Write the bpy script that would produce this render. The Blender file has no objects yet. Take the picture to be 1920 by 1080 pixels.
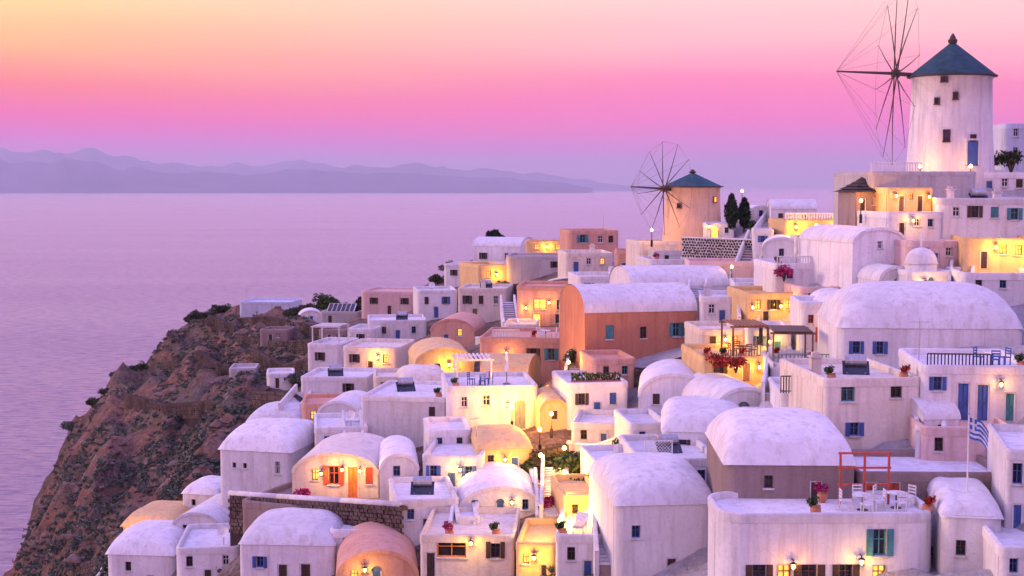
import bpy, math, random
import numpy as np
from mathutils import Vector, Matrix, noise
R = math.radians
random.seed(7)
SC = bpy.context.scene
COL = SC.collection

# ------------------------------------------------------------------ camera
F = 2667.0                    # focal length in pixels of a 1920 wide frame (50 mm)
CAMZ = 140.0
PITCH = math.atan(195 / F)
cam_d = bpy.data.cameras.new('camera'); cam = bpy.data.objects.new('camera', cam_d); COL.objects.link(cam)
cam.location = (0, 0, CAMZ); cam.rotation_euler = (R(90) - PITCH, 0, 0)
cam_d.lens = 50; cam_d.sensor_width = 36; cam_d.clip_start = 1; cam_d.clip_end = 200000
SC.camera = cam

# ------------------------------------------------------------------ sky, sun, exposure
W = bpy.data.worlds.new('World'); SC.world = W; W.use_nodes = True
def build_sky():
    nt = W.node_tree; nt.nodes.clear()
    N = nt.nodes.new; L = nt.links.new
    out = N('ShaderNodeOutputWorld'); bg = N('ShaderNodeBackground'); L(bg.outputs[0], out.inputs[0])
    tc = N('ShaderNodeTexCoord'); sep = N('ShaderNodeSeparateXYZ'); L(tc.outputs['Generated'], sep.inputs[0])
    def math_(op, a, b=None, c=None):
        n = N('ShaderNodeMath'); n.operation = op
        for i, v in enumerate((a, b, c)):
            if v is None: continue
            if isinstance(v, (int, float)): n.inputs[i].default_value = v
            else: L(v, n.inputs[i])
        return n.outputs[0]
    # soft streaks of high thin cloud bend the bands a little
    mp = N('ShaderNodeMapping'); mp.inputs['Scale'].default_value = (2.0, 2.0, 26.0); L(tc.outputs['Generated'], mp.inputs[0])
    nz = N('ShaderNodeTexNoise'); nz.inputs['Scale'].default_value = 1.6; nz.inputs['Detail'].default_value = 3
    L(mp.outputs[0], nz.inputs[0])
    wob = math_('MULTIPLY', math_('SUBTRACT', nz.outputs[0], 0.5), 0.022)
    zz = math_('ADD', math_('ADD', sep.outputs[2], wob), math_('MULTIPLY', sep.outputs[0], 0.025))
    t = math_('POWER', math_('MAXIMUM', zz, 0.0), 0.5)        # sqrt: more room near the horizon
    def ramp(stops):
        r = N('ShaderNodeValToRGB'); L(t, r.inputs[0]); e = r.color_ramp.elements
        while len(e) < len(stops): e.new(0.5)
        for k, (p, c) in enumerate(stops):
            e[k].position = p; e[k].color = (*c, 1)
        return r.outputs[0]
    S = lambda h: tuple(((int(h[i:i + 2], 16) / 255 + .055) / 1.055) ** 2.4 for i in (0, 2, 4))
    q = lambda d: math.sqrt(math.sin(R(d)))
    west = ramp([(0.0, S('b79ae0')), (q(.45), S('cc76de')), (q(1.3), S('f258bc')), (q(2.3), S('ff5698')), (q(3.4), S('ff7a6a')),
                 (q(4.8), S('ffb66c')), (q(6.4), S('ffd384')), (q(9), S('ffe0bc')), (q(16), S('f8c4d6')), (q(30), S('d2aeec')), (q(60), S('a49cf0')), (1, S('968fea'))])
    east = ramp([(0.0, S('b79fdc')), (q(.6), S('c480d8')), (q(1.5), S('e260ca')), (q(2.8), S('ff60b0')), (q(4.2), S('ff7ca6')),
                 (q(5.8), S('ffb2b6')), (q(7.4), S('ffc8c0')), (q(11), S('fdc0d8')), (q(18), S('f0b4e0')), (q(32), S('cdaaf0')), (q(60), S('a49cf0')), (1, S('968fea'))])
    fac = N('ShaderNodeMapRange'); fac.inputs['From Min'].default_value = -0.32; fac.inputs['From Max'].default_value = 0.12; fac.clamp = True
    L(sep.outputs[0], fac.inputs[0])
    mx = N('ShaderNodeMixRGB'); L(fac.outputs[0], mx.inputs[0]); L(west, mx.inputs[1]); L(east, mx.inputs[2])
    L(mx.outputs[0], bg.inputs[0])
    up = N('ShaderNodeMapRange'); up.interpolation_type = 'SMOOTHSTEP'; up.inputs['From Min'].default_value = 0.10; up.inputs['From Max'].default_value = 0.65
    up.inputs['To Min'].default_value = 1.0; up.inputs['To Max'].default_value = 1.5; L(sep.outputs[2], up.inputs[0]); L(up.outputs[0], bg.inputs[1])
build_sky()

sun_d = bpy.data.lights.new('sun', 'SUN'); sun = bpy.data.objects.new('sun', sun_d); COL.objects.link(sun)
sun_d.energy = 1.5; sun_d.angle = R(10); sun_d.color = (1.0, 0.66, 0.50)
SUN_AZ, SUN_EL = R(-82), R(12)          # low on the left, over the sea
sv = Vector((math.sin(SUN_AZ) * math.cos(SUN_EL), math.cos(SUN_AZ) * math.cos(SUN_EL), math.sin(SUN_EL)))
sun.rotation_euler = sv.to_track_quat('Z', 'Y').to_euler()
vs = SC.view_settings; vs.view_transform = 'Standard'; vs.look = 'None'; vs.gamma = 1; vs.exposure = 0.38; vs.use_curve_mapping = False
SC.cycles.use_denoising = True; SC.cycles.use_adaptive_sampling = True; SC.cycles.adaptive_threshold = 0.025
SC.cycles.max_bounces = 6; SC.cycles.diffuse_bounces = 3; SC.cycles.glossy_bounces = 2; SC.cycles.transmission_bounces = 2
SC.cycles.volume_bounces = 0; SC.cycles.sample_clamp_indirect = 4; SC.cycles.caustics_reflective = False; SC.cycles.caustics_refractive = False

# ------------------------------------------------------------------ pixel <-> place
def P(px, py, D):
    a = (px - 960) / F; b = (540 - py) / F
    dy = math.cos(PITCH) + b * math.sin(PITCH); dz = b * math.cos(PITCH) - math.sin(PITCH)
    t = D / dy
    return Vector((a * t, D, CAMZ + dz * t))

DEPTH = []
def _row(y, *xd):
    for x, d in xd: DEPTH.append((x, y, d))
_row(1080, (0, 190), (100, 150), (200, 118), (400, 92), (600, 84), (800, 78), (1000, 74), (1200, 70), (1400, 66), (1600, 62), (1920, 56))
_row(1000, (50, 200), (200, 128), (400, 102), (600, 91), (800, 85), (1000, 82), (1200, 76), (1400, 70), (1600, 66), (1920, 60))
_row(900, (80, 225), (200, 180), (400, 118), (600, 99), (800, 93), (1000, 91), (1200, 84), (1400, 76), (1600, 71), (1920, 64))
_row(800, (100, 250), (200, 218), (300, 185), (450, 140), (600, 118), (800, 105), (1000, 101), (1200, 93), (1400, 84), (1600, 78), (1920, 70))
_row(700, (240, 270), (400, 222), (550, 172), (700, 143), (900, 120), (1100, 109), (1300, 100), (1500, 90), (1700, 83), (1920, 76))
_row(620, (310, 280), (450, 245), (600, 205), (800, 162), (1000, 136), (1200, 117), (1400, 106), (1600, 96), (1800, 89), (1920, 84))
_row(560, (445, 285), (600, 258), (800, 208), (950, 176), (1100, 150), (1250, 130), (1400, 118), (1600, 105), (1800, 97), (1920, 92))
_row(500, (830, 235), (950, 208), (1100, 176), (1250, 150), (1400, 132), (1600, 116), (1800, 105), (1920, 100))
_row(455, (930, 245), (1050, 215), (1150, 186), (1300, 150), (1450, 135), (1600, 122), (1800, 111), (1920, 106))
_row(400, (1420, 150), (1500, 142), (1650, 126), (1800, 116), (1920, 111))
_row(340, (1610, 134), (1750, 121), (1900, 117))
_row(312, (1700, 117), (1800, 116), (1900, 118))
class RBF:
    def __init__(self, pts, val, smooth=0.0, kern='lin'):
        self.p = np.array(pts, float); v = np.array(val, float); n = len(v)
        K = self._k(self.p, self.p) + smooth * np.eye(n)
        Q = np.hstack([np.ones((n, 1)), self.p])
        A = np.block([[K, Q], [Q.T, np.zeros((3, 3))]])
        s = np.linalg.solve(A, np.concatenate([v, np.zeros(3)])); self.w, self.c = s[:n], s[n:]
    def _k(self, a, b):
        return -np.sqrt(((a[:, None, :] - b[None, :, :]) ** 2).sum(-1) + 1e-9)
    def __call__(self, q):
        q = np.atleast_2d(np.array(q, float)); o = []
        for i in range(0, len(q), 4000):
            c = q[i:i + 4000]; o.append(self._k(c, self.p) @ self.w + self.c[0] + c @ self.c[1:])
        return np.concatenate(o)
_dm = RBF([(x, y * 1.6) for x, y, d in DEPTH], [math.log(d) for x, y, d in DEPTH], smooth=6)
def DM(px, py): return float(np.exp(_dm([(px, py * 1.6)])[0]))

# ------------------------------------------------------------------ materials
MATS = {}
def nodes(name):
    m = bpy.data.materials.new(name); m.use_nodes = True
    nt = m.node_tree; b = nt.nodes['Principled BSDF']
    return m, nt, b, nt.nodes.new, nt.links.new
def coords(N, L, scale=(1, 1, 1), kind='Object'):
    tc = N('ShaderNodeTexCoord'); mp = N('ShaderNodeMapping'); mp.inputs['Scale'].default_value = scale
    L(tc.outputs[kind], mp.inputs[0]); return mp.outputs[0]
def tex(N, L, vec, scale, detail=4, rough=0.55):
    n = N('ShaderNodeTexNoise'); n.inputs['Scale'].default_value = scale; n.inputs['Detail'].default_value = detail; n.inputs['Roughness'].default_value = rough
    L(vec, n.inputs[0]); return n.outputs[0]
def ramp(N, L, fac, stops):
    r = N('ShaderNodeValToRGB'); L(fac, r.inputs[0]); e = r.color_ramp.elements
    while len(e) < len(stops): e.new(0.5)
    for k, (p, c) in enumerate(stops): e[k].position = p; e[k].color = (*c, 1) if len(c) == 3 else c
    return r.outputs[0]
def mixc(N, L, fac, a, b, mode='MIX'):
    n = N('ShaderNodeMixRGB'); n.blend_type = mode
    for i, v in enumerate((fac, a, b)):
        if isinstance(v, (int, float)): n.inputs[i].default_value = v
        elif isinstance(v, tuple): n.inputs[i].default_value = (*v, 1)
        else: L(v, n.inputs[i])
    return n.outputs[0]
def bump(N, L, b, h, strength, dist, rounded=0):
    n = N('ShaderNodeBump'); n.inputs['Strength'].default_value = strength; n.inputs['Distance'].default_value = dist
    L(h, n.inputs['Height'])
    if rounded:
        bv = N('ShaderNodeBevel'); bv.samples = 4; bv.inputs[0].default_value = rounded; L(bv.outputs[0], n.inputs['Normal'])
    L(n.outputs[0], b.inputs['Normal'])

def plaster(col):
    key = 'plaster' + str(col)
    if key in MATS: return MATS[key]
    m, nt, b, N, L = nodes(key)
    v = coords(N, L); oi = N('ShaderNodeObjectInfo')
    off = N('ShaderNodeVectorMath'); off.operation = 'ADD'; L(v, off.inputs[0])
    rc = N('ShaderNodeCombineXYZ'); mm = N('ShaderNodeMath'); mm.operation = 'MULTIPLY'; mm.inputs[1].default_value = 90; L(oi.outputs['Random'], mm.inputs[0])
    for i in range(3): L(mm.outputs[0], rc.inputs[i])
    L(rc.outputs[0], off.inputs[1]); v = off.outputs[0]
    big = tex(N, L, v, 0.35, 5, 0.6)
    st = N('ShaderNodeMapping'); st.inputs['Scale'].default_value = (1.6, 1.6, 0.16); L(v, st.inputs[0])
    streak = tex(N, L, st.outputs[0], 1.3, 5, 0.65)
    fine = tex(N, L, v, 5.0, 6, .7)
    c1 = ramp(N, L, big, [(0.3, tuple(x * .84 for x in col)), (0.46, tuple(x * .94 for x in col)), (0.62, col)])
    c2 = mixc(N, L, ramp(N, L, streak, [(0.47, (0, 0, 0)), (0.72, (.85, .85, .85))]), c1, tuple(x * y for x, y in zip(col, (.66, .60, .56))))
    crack = N('ShaderNodeTexVoronoi'); crack.feature = 'DISTANCE_TO_EDGE'; crack.inputs['Scale'].default_value = 0.23; 
    pt = N('ShaderNodeTexVoronoi'); pt.inputs['Scale'].default_value = .55; pt.inputs['Randomness'].default_value = .9; L(v, pt.inputs[0])
    sepc = N('ShaderNodeSeparateColor'); L(pt.outputs['Color'], sepc.inputs[0])
    c2 = mixc(N, L, ramp(N, L, sepc.outputs[0], [(0.72, (0, 0, 0)), (0.74, (.30, .30, .30))]), c2, tuple(x * y for x, y in zip(col, (.80, .78, .80))))
    wv = N('ShaderNodeVectorMath'); wv.operation = 'ADD'; L(v, wv.inputs[0])
    nn = N('ShaderNodeTexNoise'); nn.inputs['Scale'].default_value = 1.1; L(v, nn.inputs[0]); L(nn.outputs['Color'], wv.inputs[1]); L(wv.outputs[0], crack.inputs[0])
    c3 = mixc(N, L, ramp(N, L, crack.outputs[0], [(0.002, (.16, .16, .16)), (0.008, (0, 0, 0))]), c2, tuple(x * .5 for x in col))
    c3 = mixc(N, L, ramp(N, L, fine, [(0.36, (.38, .38, .38)), (0.5, (0, 0, 0))]), c3, tuple(x * .72 for x in col))
    hs = N('ShaderNodeHueSaturation'); vv = N('ShaderNodeMapRange'); vv.inputs[3].default_value = 0.88; vv.inputs[4].default_value = 1.04
    L(oi.outputs['Random'], vv.inputs[0]); L(vv.outputs[0], hs.inputs['Value']); L(c3, hs.inputs['Color'])
    L(hs.outputs[0], b.inputs['Base Color']); b.inputs['Roughness'].default_value = 0.92; b.inputs['Specular IOR Level'].default_value = 0.15
    ad = N('ShaderNodeMath'); ad.operation = 'MULTIPLY_ADD'; L(big, ad.inputs[0]); ad.inputs[1].default_value = 2.5; L(fine, ad.inputs[2])
    bump(N, L, b, ad.outputs[0], 0.7, 0.07, 0.2)
    MATS[key] = m; return m
def paint(name, col, rough=0.55, grain=6.0, metal=0.0):
    if name in MATS: return MATS[name]
    m, nt, b, N, L = nodes(name); v = coords(N, L, (1, 1, .25))
    n = tex(N, L, v, grain, 5, .6)
    L(ramp(N, L, n, [(0.32, tuple(x * .62 for x in col)), (0.6, col)]), b.inputs['Base Color'])
    b.inputs['Roughness'].default_value = rough; b.inputs['Metallic'].default_value = metal
    bump(N, L, b, n, 0.3, 0.01)
    MATS[name] = m; return m
def emis(name, col, s):
    if name in MATS: return MATS[name]
    m, nt, b, N, L = nodes(name); v = coords(N, L)
    n = tex(N, L, v, 1.4, 2)
    c = ramp(N, L, n, [(0.3, tuple(x * .55 for x in col)), (0.65, col)])
    L(c, b.inputs['Emission Color']); b.inputs['Emission Strength'].default_value = s; b.inputs['Base Color'].default_value = (*col, 1)
    MATS[name] = m; return m
def glassm():
    if 'glass' in MATS: return MATS['glass']
    m, nt, b, N, L = nodes('window_glass'); v = coords(N, L)
    L(ramp(N, L, tex(N, L, v, 1.2, 2), [(0.35, (.006, .008, .016)), (0.7, (.03, .03, .05))]), b.inputs['Base Color'])
    b.inputs['Roughness'].default_value = 0.12; b.inputs['Specular IOR Level'].default_value = 0.6
    MATS['glass'] = m; return m
def stone(name, c0, c1, c2, scale, bumpd=0.15, vor=True):
    if name in MATS: return MATS[name]
    m, nt, b, N, L = nodes(name); v = coords(N, L)
    n = tex(N, L, v, scale, 8, .62); n2 = tex(N, L, v, scale * .17, 4, .55)
    c = ramp(N, L, n, [(0.28, c0), (0.5, c1), (0.72, c2)])
    c = mixc(N, L, 0.45, c, ramp(N, L, n2, [(0.35, c0), (0.62, c2)]))
    if vor:
        vo = N('ShaderNodeTexVoronoi'); vo.inputs['Scale'].default_value = scale * 1.6; L(v, vo.inputs[0])
        c = mixc(N, L, 0.35, c, vo.outputs['Color'], 'SOFT_LIGHT')
    L(c, b.inputs['Base Color']); b.inputs['Roughness'].default_value = 0.95; b.inputs['Specular IOR Level'].default_value = 0.1
    bump(N, L, b, n, 0.9, bumpd)
    MATS[name] = m; return m
def foliage(name, c0, c1):
    if name in MATS: return MATS[name]
    m, nt, b, N, L = nodes(name); v = coords(N, L)
    n = tex(N, L, v, 1.6, 3); wn = N('ShaderNodeTexWhiteNoise'); 
    g = N('ShaderNodeNewGeometry'); L(g.outputs['Random Per Island'], wn.inputs[1]); wn.noise_dimensions = '4D'
    f = mixc(N, L, 0.5, n, g.outputs['Random Per Island'])
    L(ramp(N, L, f, [(0.25, c0), (0.75, c1)]), b.inputs['Base Color']); b.inputs['Roughness'].default_value = 0.7
    b.inputs['Specular IOR Level'].default_value = 0.25
    MATS[name] = m; return m

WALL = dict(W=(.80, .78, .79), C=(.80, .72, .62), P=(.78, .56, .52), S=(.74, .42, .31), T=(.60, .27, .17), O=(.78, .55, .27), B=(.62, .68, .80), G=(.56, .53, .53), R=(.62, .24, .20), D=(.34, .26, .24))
PAINT = dict(b=('blue_paint', (.05, .12, .38)), t=('teal_paint', (.06, .26, .30)), d=('dark_timber', (.07, .035, .025)), r=('red_paint', (.55, .09, .05)),
             w=('white_paint', (.78, .77, .78)), n=('natural_timber', (.26, .13, .07)), g=('grey_paint', (.22, .25, .30)), k=('black_iron', (.012, .012, .015)),
             o=('orange_paint', (.70, .23, .05)), y=('yellow_paint', (.75, .50, .12)), s=('sand_canvas', (.62, .55, .48)), e=('steel', (.45, .45, .48)))
def pm(k): return paint(PAINT[k][0], PAINT[k][1], 0.35 if k in 'ek' else 0.6, 6.0, 0.7 if k == 'e' else 0.0)
LIT = lambda: emis('lit_window', (1.0, .50, .10), 1.5)
BULB = lambda: emis('lamp_bulb', (1.0, .62, .18), 9.0)

# ------------------------------------------------------------------ mesh helpers
class MB:
    def __init__(s): s.v = []; s.f = []; s.mi = []; s.cm = 0
    def vert(s, p): s.v.append(tuple(p)); return len(s.v) - 1
    def face(s, *pts):
        i = len(s.v); s.v.extend(tuple(p) for p in pts); s.f.append(tuple(range(i, i + len(pts)))); s.mi.append(s.cm)
    def box(s, x0, x1, y0, y1, z0, z1, M=None):
        i = len(s.v); c = [(x0, y0, z0), (x1, y0, z0), (x1, y1, z0), (x0, y1, z0), (x0, y0, z1), (x1, y0, z1), (x1, y1, z1), (x0, y1, z1)]
        s.v.extend([tuple(M @ Vector(p)) for p in c] if M else c)
        for q in ((0, 3, 2, 1), (4, 5, 6, 7), (0, 1, 5, 4), (1, 2, 6, 5), (2, 3, 7, 6), (3, 0, 4, 7)):
            s.f.append(tuple(i + k for k in q)); s.mi.append(s.cm)
    def tube(s, p0, p1, r0, r1=None, n=8, cap=True):
        p0, p1 = Vector(p0), Vector(p1); r1 = r0 if r1 is None else r1; d = (p1 - p0)
        if d.length < 1e-6: return
        q = d.to_track_quat('Z', 'Y'); i = len(s.v)
        for p, r in ((p0, r0), (p1, r1)):
            for k in range(n):
                a = 2 * math.pi * k / n; s.v.append(tuple(p + q @ Vector((r * math.cos(a), r * math.sin(a), 0))))
        for k in range(n):
            j = (k + 1) % n; s.f.append((i + k, i + j, i + n + j, i + n + k)); s.mi.append(s.cm)
        if cap:
            s.f.append(tuple(i + k for k in range(n))[::-1]); s.f.append(tuple(i + n + k for k in range(n))); s.mi += [s.cm, s.cm]
    def lathe(s, prof, n=24, c=(0, 0, 0), squash=None):
        i = len(s.v); m = len(prof)
        for r, z in prof:
            for k in range(n):
                a = 2 * math.pi * k / n; s.v.append((c[0] + r * math.cos(a), c[1] + r * math.sin(a), c[2] + z))
        for q in range(m - 1):
            for k in range(n):
                j = (k + 1) % n; s.f.append((i + q * n + k, i + q * n + j, i + (q + 1) * n + j, i + (q + 1) * n + k)); s.mi.append(s.cm)
        s.f.append(tuple(i + (m - 1) * n + k for k in range(n))); s.mi.append(s.cm)
    def grid(s, fn, nu, nv):
        i = len(s.v)
        for a in range(nu + 1):
            for b in range(nv + 1): s.v.append(tuple(fn(a / nu, b / nv)))
        for a in range(nu):
            for b in range(nv):
                k = i + a * (nv + 1) + b; s.f.append((k, k + nv + 1, k + nv + 2, k + 1)); s.mi.append(s.cm)
    def mesh(s, name, mats, smooth=False):
        me = bpy.data.meshes.new(name); me.from_pydata(s.v, [], s.f)
        for m in (mats if isinstance(mats, (list, tuple)) else [mats]): me.materials.append(m)
        if any(s.mi): me.polygons.foreach_set('material_index', s.mi)
        if smooth: me.polygons.foreach_set('use_smooth', [True] * len(s.f))
        me.update(); return me
    def build(s, name, mats, parent=None, smooth=False):
        o = bpy.data.objects.new(name, s.mesh(name, mats, smooth)); COL.objects.link(o)
        if parent is not None: o.parent = parent
        return o
def link(name, me, parent=None, loc=(0, 0, 0), rot=(0, 0, 0), scale=None):
    o = bpy.data.objects.new(name, me); COL.objects.link(o); o.location = loc; o.rotation_euler = rot
    if scale: o.scale = scale
    if parent is not None: o.parent = parent
    return o
def empty(name, loc, rz=0, label=None, cat=None, group=None):
    o = bpy.data.objects.new(name, None); COL.objects.link(o); o.location = loc; o.rotation_euler = (0, 0, rz); o.empty_display_size = .3
    tag(o, label, cat, group); return o
def tag(o, label=None, cat=None, group=None, kind=None):
    if label: o['label'] = label
    if cat: o['category'] = cat
    if group: o['group'] = group
    if kind: o['kind'] = kind
    return o

HP = []          # where houses stand: the hillside is fitted to these points
SEA = 0.0
HPX = []
# ------------------------------------------------------------------ sea and far islands
def sea():
    m, nt, b, N, L = nodes('sea_water'); v = coords(N, L)
    mp = N('ShaderNodeMapping'); mp.inputs['Rotation'].default_value = (0, 0, R(18)); mp.inputs['Scale'].default_value = (.5, 1.1, 1); L(v, mp.inputs[0])
    w1 = tex(N, L, mp.outputs[0], 0.10, 7, .68); w2 = tex(N, L, mp.outputs[0], 0.9, 4, .6)
    cur = N('ShaderNodeMapping'); cur.inputs['Scale'].default_value = (.0009, .0045, 1); L(v, cur.inputs[0])
    w3 = tex(N, L, cur.outputs[0], 1.0, 4, .55)
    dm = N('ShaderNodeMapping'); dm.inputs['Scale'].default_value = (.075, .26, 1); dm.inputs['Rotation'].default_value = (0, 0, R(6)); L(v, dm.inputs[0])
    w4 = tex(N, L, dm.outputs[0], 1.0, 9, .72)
    L(ramp(N, L, w4, [(0.36, (.24, .22, .42)), (0.48, (.55, .46, .59)), (0.62, (.82, .62, .66))]), b.inputs['Base Color']); b.inputs['IOR'].default_value = 1.33  # bright crests and dark wave shadows are painted into the water colour
    L(ramp(N, L, w3, [(0.35, (.16, .16, .16)), (0.65, (.24, .24, .24))]), b.inputs['Roughness'])
    ad = N('ShaderNodeMath'); ad.operation = 'MULTIPLY_ADD'; L(w1, ad.inputs[0]); ad.inputs[1].default_value = 4.5; L(w2, ad.inputs[2])
    bump(N, L, b, ad.outputs[0], 1.0, 3.2)
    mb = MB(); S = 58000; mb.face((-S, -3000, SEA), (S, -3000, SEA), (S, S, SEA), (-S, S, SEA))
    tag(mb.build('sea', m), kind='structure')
sea()
def island(name, prof, D, depth, seed, col):
    """a far range with the given skyline (pixel points), with real width and slopes"""
    m = stone(name + '_rock', tuple(c * .7 for c in col), col, tuple(c * 1.25 for c in col), 0.0016, 30, False)
    mb = MB(); nu, nv = 160, 14; x0, x1 = prof[0][0], prof[-1][0]
    def top(px):
        for (a, b), (c, d) in zip(prof, prof[1:]):
            if a <= px <= c: return b + (d - b) * (px - a) / (c - a)
        return prof[-1][1]
    def fn(u, v):
        px = x0 + (x1 - x0) * u; zt = P(px, top(px), D).z
        n = noise.fractal(Vector((px * .03, v * 3, seed)), .9, 2.1, 6)
        n1 = .6 * noise.fractal(Vector((px * .012, 0, seed)), .9, 2.1, 5)
        s = 1 - abs(2 * v - 1) ** 1.3
        y = D + (v - .5) * depth
        return ((px - 960) / F * y, y, max(-40, (zt * (1 + .10 * n1) + 60) * s * (1 + .14 * n * (1 - abs(2 * v - 1))) - 60))
    mb.grid(fn, nu, nv)
    tag(mb.build(name, m, smooth=True), kind='structure')
island('far_mountains', [(-500, 300), (-200, 285), (0, 280), (60, 284), (130, 281), (190, 280), (240, 293), (300, 306), (380, 312), (470, 306), (540, 303), (620, 308), (700, 314), (800, 309), (880, 314), (960, 322), (1050, 330), (1130, 342), (1230, 353)], 31000, 9000, 3.0, (.26, .26, .34))
island('near_islands', [(-500, 318), (-100, 305), (60, 300), (160, 302), (230, 314), (330, 322), (460, 326), (560, 318), (640, 322), (800, 328), (930, 332), (1040, 342), (1110, 353)], 24000, 5000, 9.0, (.20, .20, .27))

# ------------------------------------------------------------------ houses
def optop(o, x):                      # z of an opening's head at local x
    x0, x1, z0, z1, arch = o[:5]
    if not arch: return z1
    r = (x1 - x0) / 2; c = (x0 + x1) / 2; return z1 - r + math.sqrt(max(r * r - (x - c) ** 2, 0))
def wallface(mb, O, U, Nn, Wd, zb, topf, ops, rev=.30, curved=False):
    """a wall in the plane O + U*x + Z*z with real openings and reveals; Nn points into the wall"""
    O, U, Nn = Vector(O), Vector(U), Vector(Nn); Z = Vector((0, 0, 1))
    xs = {0.0, Wd}
    if curved: xs |= {Wd * (1 - math.cos(math.pi * k / 16)) / 2 for k in range(17)}
    for o in ops:
        xs |= {o[0], o[1]}
        if o[4]: xs |= {(o[0] + o[1]) / 2 - (o[1] - o[0]) / 2 * math.cos(math.pi * k / 8) for k in range(1, 8)}
    xs = sorted(xs); pt = lambda x, z, d=0: O + U * x + Z * z + Nn * d
    for a, b in zip(xs, xs[1:]):
        if b - a < 1e-5: continue
        za = zb2 = zb; mid = (a + b) / 2
        for o in sorted([o for o in ops if o[0] - 1e-6 <= a and b <= o[1] + 1e-6], key=lambda o: o[2]):
            mb.face(pt(a, za), pt(b, zb2), pt(b, o[2]), pt(a, o[2]))
            ta, tb = optop(o, a), optop(o, b)
            mb.face(pt(a, ta), pt(b, tb), pt(b, tb, rev), pt(a, ta, rev))
            za, zb2 = ta, tb
        mb.face(pt(a, za), pt(b, zb2), pt(b, topf(b)), pt(a, topf(a)))
    for o in ops:
        za, zc = optop(o, o[0]), optop(o, o[1])
        mb.face(pt(o[0], o[2]), pt(o[0], za), pt(o[0], za, rev), pt(o[0], o[2], rev))
        mb.face(pt(o[1], o[2]), pt(o[1], o[2], rev), pt(o[1], zc, rev), pt(o[1], zc))
        mb.face(pt(o[0], o[2]), pt(o[0], o[2], rev), pt(o[1], o[2], rev), pt(o[1], o[2]))
def arch_poly(o, y):
    x0, x1, z0, z1, arch = o[:5]
    if not arch: return [(x0, y, z0), (x1, y, z0), (x1, y, z1), (x0, y, z1)]
    c, r = (x0 + x1) / 2, (x1 - x0) / 2
    return [(x0, y, z0), (x1, y, z0)] + [(c + r * math.cos(math.pi * k / 10), y, z1 - r + r * math.sin(math.pi * k / 10)) for k in range(11)]
def window(parent, o, kind):
    """frame (part) > pane, sill, shutters"""
    x0, x1, z0, z1, arch = o[:5]; w, h = x1 - x0, z1 - z0; t = min(.07, w * .12)
    mb = MB(); y0, y1 = .15, .24
    mb.box(x0, x0 + t, y0, y1, z0, z1 - (w / 2 if arch else 0)); mb.box(x1 - t, x1, y0, y1, z0, z1 - (w / 2 if arch else 0))
    mb.box(x0 + t, x1 - t, y0, y1, z0, z0 + t)
    if not arch: mb.box(x0 + t, x1 - t, y0, y1, z1 - t, z1)
    c = (x0 + x1) / 2
    mb.box(c - t * .4, c + t * .4, y0 + .02, y1 - .02, z0 + t, z1 - t); zc = z0 + h * .6
    mb.box(x0 + t, c - t * .4, y0 + .02, y1 - .02, zc - t * .35, zc + t * .35); mb.box(c + t * .4, x1 - t, y0 + .02, y1 - .02, zc - t * .35, zc + t * .35)
    col = {'g': 'w', 'l': 'n'}.get(kind, kind)
    f = mb.build('window', pm(col), parent)
    p = MB(); p.face(*arch_poly(o, .265)); p.build('pane', LIT() if kind == 'l' else glassm(), f)
    s = MB(); s.box(x0 - .08, x1 + .08, -.09, .15, z0 - .09, z0 - .003); s.build('sill', plaster(WALL['W']), f)
    q = random.random()
    if kind in 'btdr' and not arch and w > .45 and q < .28:              # shutters pulled to
        for a, b in ((x0 + .01, c - .012), (c + .012, x1 - .01)):
            s = MB(); s.box(a, b, .07, .11, z0 + .01, z1 - .01)
            for k in range(6): z = z0 + h * (.06 + .15 * k); s.box(a + .04, b - .04, .045, .068, z, z + h * .08)
            s.build('shutter', pm(kind), f)
    elif kind in 'btdr' and not arch and w > .45 and q < .84:
        for a, b in ((x0 - w * .5, x0 - .02), (x1 + .02, x1 + w * .5)):
            s = MB(); s.box(a, b, -.055, -.012, z0, z1)
            for k in range(5):
                z = z0 + h * (.08 + .18 * k); s.box(a + .04, b - .04, -.075, -.058, z, z + h * .11)
            s.build('shutter', pm(kind), f)
    return f
def door(parent, o, kind):
    x0, x1, z0, z1, arch = o[:5]; w, h = x1 - x0, z1 - z0
    mb = MB(); pts = arch_poly(o, .17); mb.face(*pts)
    n = 3
    zt = z1 - (w / 2 if arch else 0)
    for k in range(2):
        a = x0 + w * (.08 + .47 * k); b = a + w * .37
        mb.box(a, b, .13, .17, z0 + h * .06, z0 + h * .42); mb.box(a, b, .13, .17, z0 + h * .48, zt - h * .05)
    d = mb.build('door', LIT() if kind == 'l' else pm(kind), parent)
    f = MB(); t = .07
    f.box(x0, x0 + t, .05, .125, z0, zt); f.box(x1 - t, x1, .05, .125, z0, zt)
    if not arch: f.box(x0 + t, x1 - t, .05, .125, z1 - t, z1)
    f.build('door_frame', pm('n' if kind == 'l' else 'w' if kind != 'w' else 'b'), d)
    k = MB(); k.tube((x0 + w * .88, .12, z0 + h * .46), (x0 + w * .88, .06, z0 + h * .46), .035); k.build('handle', pm('e'), d)
    return d
def arcs(n): return [math.pi * k / n for k in range(n + 1)]
HOUSES = {}
def rrect(hw, dep, rc, off, n=5):
    """rounded rectangle outline, offset inwards by off"""
    r = max(rc - off, .02); pts = []
    for cx, cy, a0 in ((-hw + rc, rc, math.pi), (hw - rc, rc, 1.5 * math.pi), (hw - rc, dep - rc, 0), (-hw + rc, dep - rc, .5 * math.pi)):
        for k in range(n + 1): a = a0 + math.pi / 2 * k / n; pts.append((cx + r * math.cos(a), cy + r * math.sin(a)))
    return pts
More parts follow.
